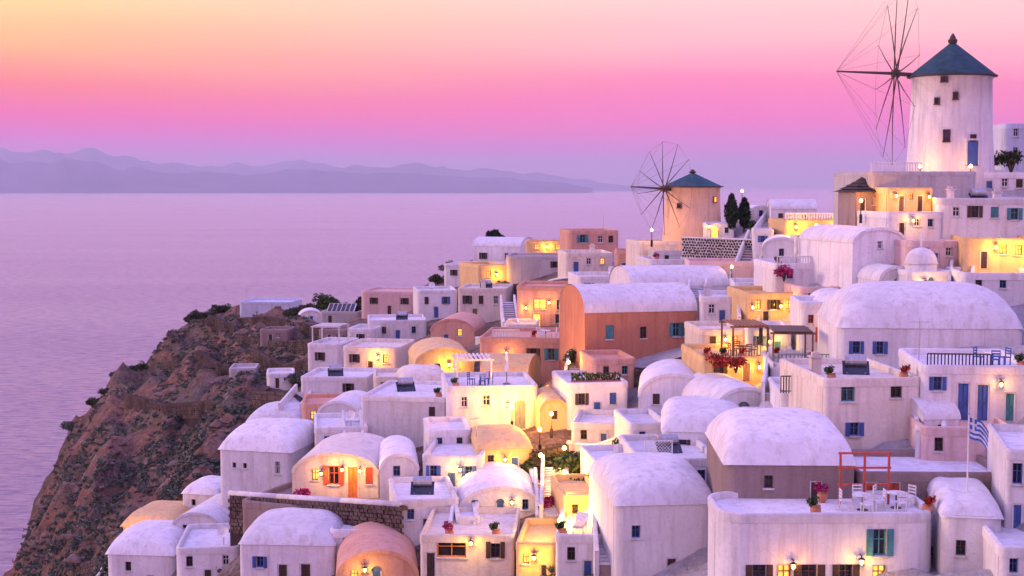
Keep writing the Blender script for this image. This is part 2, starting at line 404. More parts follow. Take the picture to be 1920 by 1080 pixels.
def house(name, label, x0, x1, yt, yb, roof='flat', col='W', dep=7.0, rot=0.0, wins=(), doors=(), D=None, cat='house', rise=None, found=6.0, group='houses stepped down the hillside', chim=(), side=(), roofcol=None, par=.34, rc=None):
    xc = (x0 + x1) / 2; D = D or DM(xc, yb); s = D / F; Wd, H = (x1 - x0) * s, (yb - yt) * s
    loc = P(xc, yb, D); root = empty(name, loc, R(rot), label, cat, group)
    X = lambda px: (px - xc) * s; Zp = lambda py: (yb - py) * s
    wm = plaster(WALL[col]); rm = plaster(WALL[roofcol or col]); hw = Wd / 2
    rise = (rise if rise is not None else (hw * .75 if roof == 'vault' else dep * .28))
    spring = H
    topf = lambda x: H
    curved = False
    if roof == 'vault':
        spring = max(H - rise, .6); rise = H - spring
        topf = lambda x: spring + rise * math.sqrt(max(0, 1 - ((x - hw) / hw) ** 2)); curved = True
    ops = []
    for w in wins:
        cx, t, b_, wd, k = w[:5]; a = len(w) > 5
        ops.append((X(cx) + hw - wd * s / 2, X(cx) + hw + wd * s / 2, Zp(b_), Zp(t), a, k, 'w'))
    for d in doors:
        cx, wd, h, k = d[:4]; a = len(d) > 4
        ops.append((X(cx) + hw - wd * s / 2, X(cx) + hw + wd * s / 2, .02, h * s, a, k, 'd'))
    if roof in ('flat', 'dome', 'soft'):
        rc = rc if rc is not None else random.choice((.28, .4, .55, .7)); edge = min([1e9] + [min(o[0], Wd - o[1]) for o in ops if o[0] > .05 and o[1] < Wd - .05])
        rc = max(.06, min(rc, edge - .12, hw * .45, dep * .4))
    else: rc = 0.0
    ops = [o for o in ops if o[0] > .05 and o[1] < Wd - .05]
    mb = MB(); wallface(mb, (-hw + rc, 0, 0), (1, 0, 0), (0, 1, 0), Wd - 2 * rc, -found, (lambda x: topf(x + rc)), [(o[0] - rc, o[1] - rc) + tuple(o[2:]) for o in ops], curved=curved)
    if rc:
        ol = rrect(hw, dep, rc, 0)
        for k0 in (0, 6, 12, 18):
            for k in range(k0, k0 + 5):
                a_, b_ = ol[k], ol[k + 1]; mb.face((*a_, -found), (*b_, -found), (*b_, spring), (*a_, spring))
    for sgn in (-1, 1):
        sops = []
        for (fy, t, b_, wd, k, which) in side:
            if which == sgn: sops.append((dep * fy - wd / 2, dep * fy + wd / 2, t, b_, False, k))
        O = (sgn * hw, 0, 0)
        if roof == 'vaultx':
            tf = lambda y: H + rise * math.sqrt(max(0, 1 - ((y - dep / 2) / (dep / 2)) ** 2))
            wallface(mb, O, (0, 1, 0), (-sgn, 0, 0), dep, -found, tf, sops, curved=True)
        else: wallface(mb, (sgn * hw, rc, 0), (0, 1, 0), (-sgn, 0, 0), dep - 2 * rc, -found, lambda y: spring, [])
        for o in sops:
            e = MB(); M = Matrix.Translation(Vector(O)) @ Matrix(((0, -sgn, 0, 0), (1, 0, 0, 0), (0, 0, 1, 0), (0, 0, 0, 1)))
            q = [M @ Vector(p) for p in arch_poly(o, .2)]; e.face(*q); e.build('pane', glassm(), root)
    mb.face((-hw + rc, dep, -found), (-hw + rc, dep, spring), (hw - rc, dep, spring), (hw - rc, dep, -found))
    mb.build('wall', wm, root)
    for o in ops:
        o2 = (o[0] - hw, o[1] - hw) + o[2:5]
        (window if o[6] == 'w' else door)(root, o2, o[5])
    rb = MB(); th = .16; smooth = False
    if roof in ('flat', 'dome'):
        inner = rrect(hw, dep, rc, .26); rb.face(*[(x, y, H - par) for x, y in inner])
        pb = MB(); lo, hi = H - par - .12, H + .02; o1, o2 = rrect(hw, dep, rc, -.03), rrect(hw, dep, rc, .25); n = len(o1)
        loops = [[(x, y, lo) for x, y in o1], [(x, y, hi - .07) for x, y in o1], [(x, y, hi) for x, y in rrect(hw, dep, rc, .05)], [(x, y, hi) for x, y in rrect(hw, dep, rc, .18)], [(x, y, hi - .07) for x, y in o2], [(x, y, lo) for x, y in o2]]
        for A, B in zip(loops, loops[1:]):
            for k in range(n): j = (k + 1) % n; pb.face(A[k], A[j], B[j], B[k])
        pb.build('parapet', wm, root)
        if roof == 'dome':
            r = min(hw, dep / 2) * .72; dr = [(r, H - .4), (r, H + r * .35), (r * 1.07, H + r * .36), (r * 1.07, H + r * .44)] 
            db = MB(); db.lathe(dr, 28, (0, dep / 2, 0)); db.build('drum', wm, root)
            d2 = MB(); d2.lathe([(r * 1.0 * math.cos(a), H + r * .44 + r * .95 * math.sin(a)) for a in [math.pi / 2 * k / 9 for k in range(10)]], 28, (0, dep / 2, 0))
            d2.build('dome', plaster(WALL[roofcol or col]), root, True)
            c = MB(); zt = H + r * 1.39; c.box(-.05, .05, dep / 2 - .05, dep / 2 + .05, zt, zt + 1.0); c.box(-.3, .3, dep / 2 - .04, dep / 2 + .04, zt + .6, zt + .7); c.build('cross', pm('w'), root)
    elif roof == 'vault':
        def fn(u, v):
            a = math.pi * (1 - u); return (math.cos(a) * (hw + .05), -.07 + (dep + .12) * v, spring + .01 + math.sin(a) * (rise + .06))
        rb.grid(fn, 18, 1); smooth = True
        def fn2(u, v):
            a = math.pi * (1 - u); k = v * .22; return (math.cos(a) * (hw + .05 - k), -.07, spring + .01 + math.sin(a) * (rise + .06 - k))
        rim = MB(); rim.grid(fn2, 18, 1); rim.build('arch_rim', wm, root)
    elif roof == 'vaultx':
        def fn(u, v):
            a = math.pi * u; return (-hw - .06 + (Wd + .12) * v, dep / 2 - math.cos(a) * (dep / 2 + .05), H + .005 + math.sin(a) * (rise + .05))
        rb.grid(fn, 16, 1); smooth = True
    elif roof == 'pyr':
        n = 5
        for k in range(n):
            e = .35 * (1 - k / n); a, b_ = 1 - k / n, 1 - (k + 1.15) / n; b_ = max(b_, .02); z0, z1 = H + rise * k / n, H + rise * (k + 1.15) / n
            q0 = [(-hw * a - e, dep / 2 - dep / 2 * a - e, z0), (hw * a + e, dep / 2 - dep / 2 * a - e, z0), (hw * a + e, dep / 2 + dep / 2 * a + e, z0), (-hw * a - e, dep / 2 + dep / 2 * a + e, z0)]
            q1 = [(-hw * b_, dep / 2 - dep / 2 * b_, z1), (hw * b_, dep / 2 - dep / 2 * b_, z1), (hw * b_, dep / 2 + dep / 2 * b_, z1), (-hw * b_, dep / 2 + dep / 2 * b_, z1)]
            for j in range(4): rb.face(q0[j], q0[(j + 1) % 4], q1[(j + 1) % 4], q1[j])
            rb.face(*q0[::-1])
        rm = stone('thatch', (.03, .024, .022), (.075, .055, .05), (.13, .10, .09), 2.0, .08, False)
    elif roof == 'soft':
        def fn(u, v):
            x = 2 * u - 1; y = 2 * v - 1
            x = math.copysign(abs(x) ** .6, x); y = math.copysign(abs(y) ** .8, y)
            k = max(0, (1 - abs(x) ** 5)) ** .5 * max(0, (1 - abs(y) ** 2.4)) ** .5
            n = .12 * noise.noise(Vector((x * 2 + xc, y * 2, yb)))
            return (x * (hw + .06), dep / 2 + y * (dep / 2 + .06), H - .1 + (rise + n) * k)
        rb.grid(fn, 22, 16); smooth = True
    ro = rb.build('roof', rm, root, smooth)
    for (cx, fy, h) in chim:
        c = MB(); zz = H - .4 + (rise * .7 if roof in ('soft', 'vaultx', 'vault') else 0); x = X(cx); y = dep * fy
        c.box(x - .28, x + .28, y - .28, y + .28, zz, zz + h); c.box(x - .36, x + .36, y - .36, y + .36, zz + h, zz + h + .1)
        c.box(x - .2, x + .2, y - .2, y + .2, zz + h + .1, zz + h + .3); c.build('chimney', wm, ro)
    HPX.append((xc, yb, (x1 - x0) / 2)); RM = Matrix.Rotation(R(rot), 3, 'Z')
    for (u, v, dz) in ((-hw, -.6, -.35), (0, -.6, -.35), (hw, -.6, -.35), (-hw, dep * .55, .1), (hw, dep * .55, .1)):
        q = loc + RM @ Vector((u, v, dz)); HP.append((q.x, q.y, q.z))
    h = dict(root=root, loc=loc, rot=R(rot), W=Wd, H=H, dep=dep, top=H - par, s=s, xc=xc, D=D, yb=yb); HOUSES[name + label] = h
    return h
def on(h, u, v, dz=0.0):
    """a point on a flat roof / terrace: u across (0..1), v back from the front edge in metres"""
    return h['loc'] + Matrix.Rotation(h['rot'], 3, 'Z') @ Vector(((u - .5) * h['W'], v, h['top'] + dz))

# ------------------------------------------------------------------ windmills
def windmill(label, xc, yb, D, r, yt, cap_h, n_dir, hub_px, spar_r, boom, wall, capcol, wins, door_a):
    base = P(xc, yb, D); base = Vector((base.x, D + r, base.z)); s = D / F; H = (yb - yt) * s
    root = empty('windmill', base, 0, label, 'windmill', 'windmills on the ridge')
    t = MB(); prof = [(r * 1.12, -4.0), (r * 1.10, 0.0), (r * 1.06, H * .25), (r * 1.025, H * .6), (r, H - .25), (r * 1.03, H - .22), (r * 1.03, H)]
    t.lathe(prof, 48); t.build('tower', plaster(wall), root, True)
    c = MB(); n = 56; i = 0
    rows = 9
    for k in range(rows):                         # overlapping courses of thatch / shingles
        z0 = H - .05 + cap_h * .86 * k / rows; z1 = H - .05 + cap_h * .86 * (k + 1.18) / rows
        ra = (r * 1.10) * (1 - k / rows) + .12; rb_ = (r * 1.10) * (1 - (k + 1.0) / rows) + .05
        c.lathe([(ra - .07, z0 - .02), (ra, z0), (rb_, z1)], n)
    co = c.build('cap', stone('cap' + label[:5], tuple(x * .6 for x in capcol), capcol, tuple(x * 1.5 for x in capcol), 2.2, .08, False), root)
    kb = MB(); kb.lathe([(.34, H + cap_h * .82), (.40, H + cap_h * .90), (.26, H + cap_h * .93), (.22, H + cap_h * .98), (.05, H + cap_h * 1.06)], 16); kb.build('finial', pm('d'), co)
    rim = MB(); rim.lathe([(r * 1.03, H - .10), (r * 1.13, H - .06), (r * 1.13, H + .04), (r * 1.03, H + .06)], 48); rim.build('cap_rim', pm('d'), co)
    for (px, py, w, h, k) in wins:
        x = (px - xc) * s; x = max(-r * .97, min(r * .97, x)); z = (yb - py) * s
        a = math.atan2(-math.sqrt(max(r * r - x * x, 0)), x); rr = r * 1.06
        M = Matrix.Rotation(a + math.pi / 2, 4, 'Z')
        wm = MB(); y = -rr
        wm.box(-w / 2 - .07, -w / 2, y - .05, y + .4, z - h / 2, z + h / 2, M); wm.box(w / 2, w / 2 + .07, y - .05, y + .4, z - h / 2, z + h / 2, M)
        wm.box(-w / 2 - .07, w / 2 + .07, y - .05, y + .4, z + h / 2, z + h / 2 + .07, M); wm.box(-w / 2 - .11, w / 2 + .11, y - .10, y + .4, z - h / 2 - .08, z - h / 2, M)
        wo = wm.build('window', pm('d' if k != 'l' else 'n'), root)
        p = MB(); p.box(-w / 2, w / 2, y - .005, y + .3, z - h / 2, z + h / 2, M); p.build('pane', LIT() if k == 'l' else glassm(), wo)
    # door
    x = door_a; M = Matrix.Rotation(x, 4, 'Z'); dm = MB(); y = -r * 1.10
    dm.box(-.48, .48, y - .03, y + .4, 0.05, 2.0, M); dobj = dm.build('door', pm('b'), root)
    fm = MB(); fm.box(-.62, -.485, y - .08, y + .4, 0.05, 2.1, M); fm.box(.485, .62, y - .08, y + .4, 0.05, 2.1, M); fm.box(-.62, .62, y - .08, y + .4, 2.1, 2.25, M); fm.build('door_frame', plaster(WALL['W']), dobj)
    # rotor: axle, hub, spars, boom and rigging
    nd = Vector(n_dir).normalized(); hx = (hub_px[0] - xc) * s; L = hx / nd.x
    hub = Vector((0, 0, (yb - hub_px[1]) * s)) + Vector((nd.x, nd.y, 0)) * L
    a = MB(); a.tube(Vector((0, 0, hub.z - .35)), hub + nd * .3, .20, .17, 10); a.build('axle', pm('d'), root)
    hb = MB(); hb.tube(hub - nd * .32, hub + nd * .32, .34, .30, 12); hb.build('hub', pm('d'), root)
    tip = hub + nd * boom
    bm_ = MB(); bm_.tube(hub + nd * .3, tip, .13, .06, 8); bm_.build('boom', pm('d'), root)
    h1 = Vector((-nd.y, nd.x, 0)).normalized(); up = nd.cross(h1); tips = []
    if up.z < 0: up = -up
    for k in range(12):
        an = 2 * math.pi * (k + .22) / 12; d = h1 * math.cos(an) + up * math.sin(an); e = hub + d * spar_r * (1 + .03 * math.sin(k * 7)); tips.append(e)
        sp = MB(); off = nd * (.12 if k % 2 else -.12); m = hub + off + d * spar_r * .55 + Vector((0, 0, -.03))
        sp.tube(hub + off, m, .06, .045, 7); sp.tube(m, e + off * .3, .04, .02, 7); sp.build('spar', pm('d'), root)
    for k in range(12):
        rp = MB(); rp.tube(tips[k], tips[(k + 1) % 12], .011, n=4, cap=False); rp.tube(tips[k], tip, .010, n=4, cap=False)
        rp.build('rigging_rope', pm('n'), root)
    return root
BIGM = windmill('tall white windmill with dark cone cap, highest on the ridge at far right', 1804, 312, 116, 3.22, 140, 3.35, (-1.0, .03, .04), (1697, 134), 7.6, 4.9,
         WALL['W'], (.035, .075, .095), [(1770, 150, .42, .36, 'g'), (1789, 181, .3, .5, 'g'), (1760, 190, .28, .45, 'g'), (1776, 255, .45, .9, 'g'), (1822, 262, .4, .7, 'g')], R(12))
SMALLM = windmill('squat windmill with flat cone cap and warm lit tower, in the middle of the skyline', 1304, 455, 150, 2.92, 350, 1.75, (-.86, -.515, .05), (1246, 354), 4.9, 4.3,
         (.82, .56, .38), (.04, .10, .125), [(1340, 374, .34, .5, 'l'), (1275, 386, .34, .4, 'g')], R(40))  # warm light on the tower is put into its plaster colour

# ------------------------------------------------------------------ the village, from the ridge down
H = house
# ridge, right
MILLT = H('mill_platform', 'broad grey-white platform wall under the tall windmill', 1630, 1832, 322, 358, 'flat', 'G', 13, 0, D=113.2, cat='terrace', par=.2)
H('stone_tower', 'pale blue stone tower house with dark roof, right of the tall windmill', 1882, 1950, 232, 312, 'flat', 'B', 5, -6, wins=[(1904, 240, 256, 9, 'g'), (1904, 276, 292, 9, 'g')], rise=1.6, D=127)
H('cube_house', 'small white cube house at the foot of the tall windmill, by the right edge', 1836, 1935, 324, 368, 'flat', 'W', 6, -8, doors=[(1856, 14, 30, 'b')], wins=[(1884, 334, 350, 12, 'g'), (1910, 336, 352, 12, 'd')], D=116, chim=[(1870, .6, .9)])
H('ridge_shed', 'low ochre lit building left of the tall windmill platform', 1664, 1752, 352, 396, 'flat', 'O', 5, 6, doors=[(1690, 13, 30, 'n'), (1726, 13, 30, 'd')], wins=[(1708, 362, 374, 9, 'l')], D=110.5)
H('thatched_hut', 'dark hut with pointed thatched roof on the ridge', 1602, 1662, 360, 398, 'pyr', 'D', 3.2, 12, wins=[(1640, 370, 384, 9, 'g')], doors=[(1618, 11, 26, 'd')], rise=1.15, D=113)
H('vault_house', 'small white barrel-vaulted house beside the two cypresses', 1402, 1452, 386, 414, 'vault', 'W', 6, 10, wins=[(1427, 394, 406, 8, 'b')], D=147)
H('vault_house', 'long low white vault on the skyline between cypresses and thatched hut', 1446, 1530, 392, 424, 'vaultx', 'W', 5, -5, wins=[(1464, 400, 414, 9, 'd'), (1508, 402, 415, 9, 'g')], rise=.9, D=143)
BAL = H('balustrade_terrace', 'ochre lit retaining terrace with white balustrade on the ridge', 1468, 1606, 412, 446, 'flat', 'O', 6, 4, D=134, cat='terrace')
H('corner_house', 'white flat house with three shuttered windows below the ridge at right edge', 1764, 1940, 372, 436, 'flat', 'W', 8, -7, wins=[(1794, 388, 406, 13, 'g'), (1828, 386, 408, 14, 'd'), (1864, 388, 408, 14, 't'), (1900, 390, 412, 14, 't')], D=107, chim=[(1800, .5, 1.0), (1880, .3, .8)])
H('terrace_house', 'white house with dark doorway under the mill platform', 1662, 1770, 398, 444, 'flat', 'W', 7, 8, doors=[(1690, 14, 28, 'd')], wins=[(1720, 410, 424, 11, 'g'), (1746, 411, 425, 11, 'b')], D=107)
H('vault_house', 'large plain white vault beside the upper staircase', 1594, 1704, 428, 482, 'vault', 'W', 9, 14, wins=[(1650, 452, 466, 10, 'g')], rise=1.1, D=106)
H('lattice_house', 'cream house with lattice windows above the parasol terrace', 1496, 1600, 446, 486, 'flat', 'C', 7, -6, wins=[(1516, 456, 471, 14, 'n'), (1548, 456, 471, 14, 'n'), (1578, 456, 471, 14, 'l')], D=124, chim=[(1530, .5, .9)])
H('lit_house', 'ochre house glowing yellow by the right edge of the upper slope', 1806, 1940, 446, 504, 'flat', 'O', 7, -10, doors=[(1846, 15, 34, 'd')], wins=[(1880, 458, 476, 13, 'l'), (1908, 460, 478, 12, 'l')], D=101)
H('pink_house', 'pink flat house between the large plain vault and the lit ochre house', 1704, 1806, 452, 505, 'flat', 'P', 7, 6, wins=[(1728, 464, 480, 12, 'b'), (1780, 464, 480, 12, 'g')], doors=[(1754, 14, 32, 'b')], D=103.5)
H('chapel', 'small bright white chapel with domed roof above the huge vault', 1704, 1788, 508, 548, 'dome', 'W', 4.2, 4, doors=[(1746, 13, 28, 'b', 1)], D=99.5, cat='chapel', group=None, par=.22)
H('vault_house', 'white house at the right edge just above the huge vault roof', 1806, 1950, 512, 560, 'flat', 'W', 7, -8, wins=[(1836, 524, 540, 12, 'd'), (1880, 524, 540, 12, 'b')], rise=1.2, D=95)
# skyline, middle and left
H('pink_house', 'salmon pink house with teal window left of the squat windmill', 1066, 1162, 432, 470, 'flat', 'S', 8, 8, wins=[(1092, 440, 455, 11, 't'), (1126, 442, 455, 10, 'g'), (1146, 442, 455, 9, 'd')], D=192)
H('lit_house', 'low ochre lit house on the skyline beside the round tree', 984, 1066, 452, 478, 'flat', 'O', 7, -6, wins=[(1006, 458, 468, 9, 'l'), (1046, 458, 468, 9, 'l')], D=208)
H('vault_house', 'white vaulted house under the round skyline tree', 884, 978, 462, 500, 'vaultx', 'W', 8, -16, wins=[(905, 474, 486, 8, 'd'), (950, 474, 486, 8, 'g')], rise=1.3, D=222)
H('flat_house', 'white flat house with small dark windows on the left shoulder of the skyline', 830, 930, 496, 530, 'flat', 'W', 9, -12, wins=[(850, 506, 517, 7, 'd'), (868, 506, 517, 7, 'd'), (890, 506, 517, 7, 'g'), (912, 506, 517, 7, 'g')], D=212)
H('mill_cottage', 'white cottage with lit arched door at the foot of the squat windmill', 1318, 1376, 418, 452, 'flat', 'W', 4, -8, doors=[(1340, 15, 28, 'l', 1)], wins=[(1362, 426, 437, 7, 'b')], D=146)
H('mill_yard', 'low white yard wall in front of the squat windmill', 1196, 1300, 452, 474, 'flat', 'C', 6, 10, D=150, cat='terrace')
H('flat_house', 'cream house with blue door below the salmon pink house', 1060, 1150, 474, 516, 'flat', 'C', 8, 5, doors=[(1080, 12, 26, 'b')], wins=[(1104, 484, 496, 9, 'g'), (1130, 484, 496, 9, 'l')], D=166, chim=[(1120, .5, 1)])
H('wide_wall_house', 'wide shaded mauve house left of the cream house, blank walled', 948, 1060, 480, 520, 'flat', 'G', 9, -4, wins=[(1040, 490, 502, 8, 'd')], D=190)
H('lit_house', 'yellow lit house with slanting side wall on the left skyline slope', 896, 960, 496, 544, 'flat', 'O', 8, 22, wins=[(916, 508, 520, 8, 'l')], D=190)
H('cube_house', 'small orange cube house under the mill yard', 1152, 1216, 470, 516, 'flat', 'S', 6, -5, doors=[(1170, 11, 24, 'b')], wins=[(1196, 482, 494, 9, 'l')], D=156)
STA = H('stair_house', 'white house beside the wide dark-stepped staircase', 1216, 1300, 486, 530, 'flat', 'W', 7, 6, wins=[(1236, 498, 512, 9, 'g'), (1276, 498, 512, 9, 'b')], doors=[(1256, 12, 26, 'b')], D=141)
H('upper_white_house', 'white house with stepped wall right of the wide staircase', 1430, 1500, 446, 494, 'vault', 'W', 8, -10, wins=[(1465, 466, 480, 9, 'b')], rise=1.0, D=128)
PAT = H('parasol_terrace', 'white terrace with parasol under the lattice house', 1450, 1664, 494, 532, 'flat', 'W', 7.5, 3, D=112, cat='terrace', wins=[(1480, 506, 522, 12, 'b'), (1626, 506, 522, 12, 'd')], doors=[(1550, 15, 30, 'b')])
H('vault_house', 'white vault between the parasol terrace and the chapel', 1646, 1716, 500, 552, 'vault', 'W', 8, 10, doors=[(1682, 14, 30, 'b', 1)], rise=1.0, D=102)
H('shade_wall', 'long mauve retaining wall below the dark pebbled wall', 1290, 1420, 490, 534, 'flat', 'P', 6, -4, D=131, cat='wall', wins=[(1320, 505, 516, 8, 'd')])
# left spur
L1 = H('spur_house', 'long low blue-white house with antenna at the tip of the spur', 447, 546, 566, 594, 'flat', 'B', 9, -6, wins=[(522, 574, 584, 6, 'd')], D=262)
H('pink_house', 'pale pink two-room house among bushes on the spur', 674, 782, 546, 592, 'flat', 'P', 9, -10, wins=[(700, 558, 570, 8, 'd'), (760, 558, 570, 8, 'd')], doors=[(730, 9, 20, 'd')], D=212)
H('flat_house', 'white house with dark doors right of the pale pink spur house', 782, 858, 544, 596, 'flat', 'W', 8, 8, wins=[(800, 556, 570, 8, 'd'), (836, 556, 570, 8, 'b')], doors=[(818, 10, 22, 'b')], D=188)
SOL = H('panel_shed', 'small grey shed carrying a striped solar panel on the spur', 600, 672, 584, 608, 'flat', 'G', 5, -8, doors=[(618, 9, 17, 'd')], D=222)
H('vault_house', 'small white vault on the spur between bushes and solar panel', 560, 606, 582, 606, 'vault', 'W', 5, 10, doors=[(584, 7, 14, 'b')], D=232)
H('flat_house', 'cream house in the middle of the slope with three dark windows', 858, 950, 540, 600, 'flat', 'C', 8, -6, wins=[(876, 554, 570, 9, 'd'), (902, 554, 570, 9, 'd'), (930, 554, 570, 9, 'g')], doors=[(890, 11, 22, 'n')], D=168, chim=[(900, .4, 1)])
H('terrace_house', 'white terrace house under the pale pink spur house', 690, 800, 600, 640, 'flat', 'W', 8, 6, wins=[(716, 612, 625, 8, 'd'), (776, 612, 625, 8, 'b')], doors=[(746, 10, 22, 'b')], D=176)
H('vault_house', 'salmon vault below the cream three-window house', 806, 890, 598, 650, 'vault', 'S', 8, -8, doors=[(836, 11, 24, 'b')], wins=[(862, 616, 630, 9, 'l')], rise=1.4, D=156)
# middle
LIT2 = H('lit_house', 'salmon house with two bright yellow openings in the middle of the slope', 968, 1078, 536, 612, 'flat', 'S', 8, -5, wins=[(1012, 560, 580, 24, 'l'), (1050, 562, 580, 12, 'n')], doors=[(1006, 16, 24, 'l'), (1046, 12, 24, 'd')], D=147)
H('upper_white_house', 'white house with blue corner window between the lit salmon house and the orange cube', 1084, 1170, 518, 560, 'flat', 'W', 8, 6, wins=[(1104, 530, 545, 10, 'b'), (1150, 530, 545, 10, 'b')], doors=[(1128, 12, 26, 'b')], D=147)
TER = H('terracotta_house', 'big terracotta house with two teal windows and rounded roof', 1092, 1312, 584, 668, 'vaultx', 'T', 8, 13, wins=[(1140, 608, 634, 15, 't'), (1272, 606, 632, 14, 't'), (1292, 606, 632, 12, 't'), (1206, 612, 634, 12, 'd')], rise=2.0, D=115, roofcol='W')
H('vault_house', 'long lavender-white vault behind the terracotta house', 1180, 1370, 536, 590, 'vaultx', 'W', 8, 10, wins=[(1330, 552, 568, 10, 'd')], rise=1.6, D=127)
H('terrace_house', 'white house above the flower terrace with two windows', 1312, 1400, 556, 612, 'flat', 'W', 7, -6, wins=[(1334, 570, 588, 12, 'g'), (1376, 570, 588, 12, 'b')], doors=[(1354, 14, 32, 'b')], D=114, chim=[(1330, .6, .9)])
H('lit_house', 'ochre lit house left of the huge vault roof, three windows', 1400, 1500, 548, 612, 'flat', 'O', 7, 5, wins=[(1420, 562, 580, 12, 'l'), (1450, 562, 580, 12, 'd'), (1480, 562, 580, 12, 'l')], doors=[(1436, 14, 30, 'd')], D=109)
H('little_house', 'little white house with pink shutters against the huge vault', 1500, 1572, 566, 642, 'flat', 'W', 6, -4, wins=[(1520, 590, 606, 10, 'r'), (1548, 590, 606, 10, 'r')], doors=[(1534, 14, 30, 'r')], D=99)
HUGE = H('huge_vault', 'huge smooth lavender-white rounded vault roof at right', 1572, 1916, 612, 704, 'soft', 'W', 9.5, -4, rise=2.6, D=88, wins=[(1606, 640, 664, 14, 'b'), (1650, 640, 664, 14, 'b')])
SAL = H('salmon_house', 'salmon house with white picket gate in the middle', 898, 1066, 632, 712, 'flat', 'S', 9, -6, wins=[(1000, 652, 674, 13, 'd'), (1034, 652, 674, 13, 't')], doors=[(914, 16, 36, 'b')], D=126)
FLO = H('flower_terrace', 'lit ochre terrace with red flowers and tables', 1316, 1470, 668, 716, 'flat', 'O', 8, 4, D=97, cat='terrace', wins=[(1350, 682, 700, 13, 'd'), (1440, 682, 704, 14, 'l')], doors=[(1400, 17, 38, 'n')])
AWN = H('awning_terrace', 'white terrace carrying a dark awning below the little white house', 1446, 1576, 680, 726, 'flat', 'W', 7, -4, D=92, cat='terrace', wins=[(1480, 694, 712, 13, 't'), (1540, 694, 712, 13, 't')], doors=[(1510, 16, 34, 'b')])
H('terrace_house', 'white house with orange strip light on the left slope', 640, 752, 650, 704, 'flat', 'C', 8, -8, wins=[(664, 664, 680, 10, 'd'), (724, 664, 680, 10, 'l')], doors=[(694, 12, 28, 'd')], D=146)
H('vault_house', 'orange-lit vault in the middle beside the salmon picket house', 778, 890, 652, 712, 'vault', 'O', 9, 8, doors=[(820, 14, 32, 'd', 1)], wins=[(854, 674, 690, 10, 'l')], rise=1.5, D=132)
WTP = H('pergola_house', 'white house with pergola posts low on the left slope', 574, 640, 644, 704, 'flat', 'W', 7, -12, wins=[(600, 660, 676, 10, 'd')], D=160)
H('flat_house', 'white blank house by the scrub above the white stairs', 562, 690, 706, 752, 'flat', 'W', 7, -6, wins=[(654, 718, 734, 11, 'd')], D=134)
CUBE = H('great_cube', 'great plain white cube house left of centre', 674, 838, 742, 846, 'flat', 'W', 9, -9, wins=[(812, 760, 778, 12, 'd')], D=109, par=.25)
ARC = H('arch_house', 'white house with a tall arched doorway right of the great cube', 838, 1010, 722, 806, 'flat', 'W', 8, 6, wins=[(870, 742, 762, 12, 'g'), (912, 740, 760, 14, 'g')], doors=[(976, 24, 56, 'g', 1)], D=107)
H('lit_house', 'yellow glowing house in the gully right of the arched house', 900, 990, 700, 760, 'vaultx', 'O', 7, -10, wins=[(930, 716, 732, 11, 'l'), (962, 716, 732, 11, 'l')], rise=1.2, D=118)
H('planter_house', 'white house with long roof planter below the terracotta house', 1062, 1180, 716, 790, 'flat', 'W', 7, 8, wins=[(1090, 736, 758, 13, 'd'), (1150, 736, 758, 13, 'b')], doors=[(1120, 16, 38, 'b')], D=104)
H('vault_house', 'white vault under the flower terrace with grey arch', 1196, 1330, 700, 790, 'vault', 'W', 8, -6, wins=[(1230, 738, 758, 13, 'd')], doors=[(1272, 17, 40, 'g', 1)], rise=1.6, D=97)
H('vault_house', 'pale vault with dark arch recess beside the iron railing', 1334, 1462, 726, 800, 'vault', 'W', 8, 9, doors=[(1394, 24, 48, 'g', 1)], rise=1.7, D=90)
H('terrace_house', 'white house with black iron balcony left of the beige house', 1462, 1546, 736, 806, 'flat', 'W', 7, -4, wins=[(1484, 754, 776, 13, 'd'), (1524, 754, 776, 13, 'd')], D=83)
BEI = H('beige_house', 'tall beige-white house with two dark windows right of centre', 1540, 1728, 706, 868, 'flat', 'C', 9, 5, wins=[(1586, 706 + 8, 750, 26, 't'), (1680, 716, 744, 22, 'd'), (1600, 790, 816, 18, 'b')], D=76.5, chim=[(1570, .5, 1.0)])
BLU = H('blue_door_house', 'shaded house with tall dark blue doors at right edge', 1728, 1940, 684, 790, 'flat', 'W', 8, -6, wins=[(1758, 706, 732, 16, 'b')], doors=[(1806, 24, 74, 'b'), (1842, 24, 72, 'b'), (1892, 20, 56, 't')], D=76)
# left lower
RND = H('round_house', 'white round-roofed house at the cliff edge, pierced by tiny vents', 404, 552, 842, 918, 'soft', 'W', 8, -14, wins=[(436, 868, 878, 7, 'd'), (458, 868, 878, 7, 'd'), (524, 862, 886, 9, 'g')], rise=1.8, D=108)
GAB = H('lit_gable_house', 'white house with orange-red doors glowing in lamp light', 546, 712, 848, 938, 'vault', 'C', 8, -4, wins=[(626, 872, 908, 20, 'r'), (694, 874, 906, 14, 'r'), (590, 878, 900, 12, 'l')], doors=[(662, 22, 66, 'o')], rise=1.4, D=96)
H('vault_house', 'small white vault with paired window right of the orange-door house', 712, 786, 850, 930, 'vault', 'W', 7, 6, wins=[(744, 872, 892, 13, 'b')], doors=[(742, 15, 34, 'd')], rise=1.1, D=94.5)
H('stair_cottage', 'orange lit cottage beside the white outdoor stairs', 566, 650, 756, 806, 'flat', 'S', 6, 6, wins=[(588, 770, 786, 11, 'l'), (630, 770, 786, 11, 'd')], doors=[(608, 14, 32, 'o')], D=119)
H('vault_house', 'white vault above the round-roofed cliff house', 458, 566, 790, 836, 'soft', 'W', 7, -12, wins=[(490, 804, 820, 10, 'd'), (530, 804, 820, 10, 'g')], rise=1.3, D=128)
H('flat_house', 'white house between the great cube and the orange-door house', 590, 690, 800, 850, 'flat', 'W', 7, 8, wins=[(620, 816, 834, 12, 'b'), (664, 816, 834, 12, 'g')], D=108)
